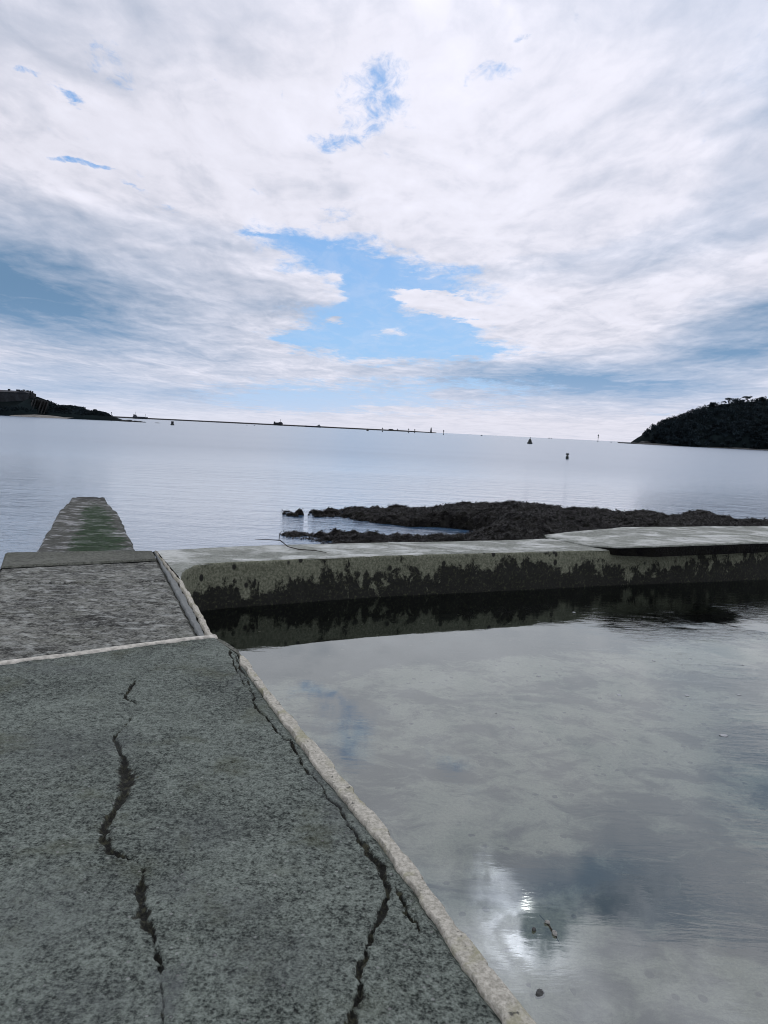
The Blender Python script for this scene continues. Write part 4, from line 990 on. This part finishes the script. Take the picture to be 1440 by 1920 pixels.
# channel beacons
def beacon(px, top, bot, D, label, kind=0):
    q = D / F; h = (bot - top) * q; o = base(px, D, 'channel_beacon', label, 'beacon', 'channel beacons standing in the water')
    MB().lathe([(.75 * q, -1), (.75 * q, 1.2), (.42 * q, 1.4), (.36 * q, h * .8)], seg=10).build('pile', M['steel'], o)
    if kind == 0: MB().box(-.9 * q, .9 * q, -.9 * q, .9 * q, h * .66, h * .86).build('topmark', M['paint'], o)
    elif kind == 1: MB().lathe([(.1 * q, h * .62), (1.25 * q, h * .70), (1.3 * q, h * .8), (.9 * q, h * .9)], seg=12).build('topmark', M['paint'], o)
    else:
        MB().lathe([(.3 * q, h * .52), (.9 * q, h * .56), (.9 * q, h * .60)], seg=12).build('gallery', M['steel'], o)
        MB().lathe([(1.2 * q, h * .72), (1.2 * q, h * .86), (.2 * q, h * .9)], seg=12).build('topmark', M['paint'], o)
    MB().lathe([(.3 * q, h * .8), (.3 * q, h * .94), (.12 * q, h)], seg=8).build('lantern', M['glass'], o)
beacon(717.3, 801.5, 810, 890, 'channel beacon with a boxy topmark, leftmost of those before the breakwater', 0)
beacon(766.2, 803.2, 812.5, 960, 'slim tall channel beacon standing left of a shorter beacon before the breakwater', 0)
beacon(777.5, 804.6, 812.2, 1130, 'short channel beacon with a broad topmark just left of the lighthouse', 1)
beacon(831.6, 806.4, 815.5, 1000, 'channel beacon with a round topmark just right of the lighthouse', 1)
beacon(1121.2, 814, 828.5, 1265, 'lone slender beacon with a lantern standing between the bell buoy and the wooded headland', 2)
# buoys
def small_buoy(px, w_, h_, D, label, group='small distant buoys'):
    q = D / F; o = base(px, D, 'buoy', label, 'buoy', group)
    MB().lathe([(w_ * .5 * q, -.3), (w_ * .5 * q, h_ * .45 * q), (w_ * .28 * q, h_ * .55 * q)], seg=12).build('float', M['paint'], o)
    MB().lathe([(w_ * .2 * q, h_ * .5 * q), (w_ * .16 * q, h_ * .9 * q), (.02, h_ * q)], seg=10).build('topmark', M['steel'], o)
small_buoy(689.3, 4.2, 4.6, 1100, 'dark squat buoy before the breakwater left of the channel beacons')
small_buoy(463, 1.8, 1.4, 890, 'tiny dark buoy below the round sea fort, left of the pair')
small_buoy(477, 1.8, 1.4, 870, 'tiny dark buoy below the round sea fort, right of the pair')
small_buoy(1146, 2.0, 1.8, 1300, 'tiny dark buoy just right of the lone slender beacon')
small_buoy(1029.6, 1.6, 3.0, 2300, 'tiny dark marker on the bright horizon, left of the close pair')
small_buoy(1033.6, 1.4, 2.2, 2500, 'tiny dark marker on the bright horizon, right of the close pair')
D = 336; q = D / F
o = base(323.4, D, 'mooring_buoy', 'dark barrel shaped mooring buoy off the tip of the fort island', 'buoy')
MB().lathe([(3.6 * q, -.3), (3.6 * q, 1.2 * q), (2.9 * q, 1.9 * q), (2.5 * q, 2.4 * q)], seg=18).build('float', M['paint'], o)
MB().lathe([(2.4 * q, 2.3 * q), (2.4 * q, 6.2 * q), (2.7 * q, 6.4 * q), (2.7 * q, 6.9 * q), (.4 * q, 7.2 * q)], seg=18).build('drum', M['steel'], o)
D = 267; q = D / F
o = base(994.2, D, 'bell_buoy', 'large dark bell shaped navigation buoy with a lantern on its peak', 'buoy')
MB().lathe([(4.2 * q, -.3), (4.8 * q, .3 * q), (4.8 * q, 2.6 * q), (4.3 * q, 3.0 * q)], seg=22).build('float', M['paint'], o)
MB().lathe([(3.4 * q, 2.9 * q), (3.3 * q, 4.6 * q), (2.9 * q, 6.2 * q), (2.1 * q, 7.8 * q), (1.2 * q, 9.0 * q), (.7 * q, 9.6 * q)], seg=18).build('superstructure', M['paint'], o)
MB().lathe([(.55 * q, 9.5 * q), (.55 * q, 11.0 * q), (.8 * q, 11.1 * q), (.3 * q, 12.2 * q), (.15 * q, 13 * q)], seg=12).build('lantern', M['glass'], o)
D = 89.0; q = D / F
o = base(1066.2, D, 'marker_buoy', 'small dark marker buoy with a square topmark held above its float', 'buoy')
MB().lathe([(2.4 * q, -.2), (2.7 * q, .4 * q), (2.7 * q, 4.2 * q), (2.2 * q, 5.0 * q), (1.0 * q, 5.3 * q)], seg=18).build('float', M['paint'], o)
MB().tube([(0, 0, 5 * q), (0, 0, 7.2 * q)], .7 * q).build('staff', M['steel'], o)
MB().box(-2.5 * q, 2.5 * q, -1.6 * q, 1.6 * q, 6.8 * q, 10.4 * q, .06).build('topmark', M['paint'], o)
bo = base(903, 2000, 'motor_boat', 'tiny dark motor boat on the bright water right of the lighthouse', 'boat'); q = 2000 / F
hull(3.6 * q, 1.3 * q, .9 * q, 'hull', bo, .3); MB().box(-1 * q, .4 * q, -.4 * q, .4 * q, .8 * q, 1.6 * q, .15).build('cabin', M['super'], bo)
pb = base(209, 462, 'signal_post', 'thin signal post on the rocks near the tip of the fort island', 'post'); q = 462 / F
pb.location = (pb.location.x, 462, aty(209, 782, 462).z)
MB().lathe([(.35 * q, -3 * q), (.3 * q, 7 * q), (.8 * q, 7.1 * q), (.8 * q, 8.6 * q), (.1 * q, 9.4 * q)], seg=8).build('post_shaft', M['steel'], pb)
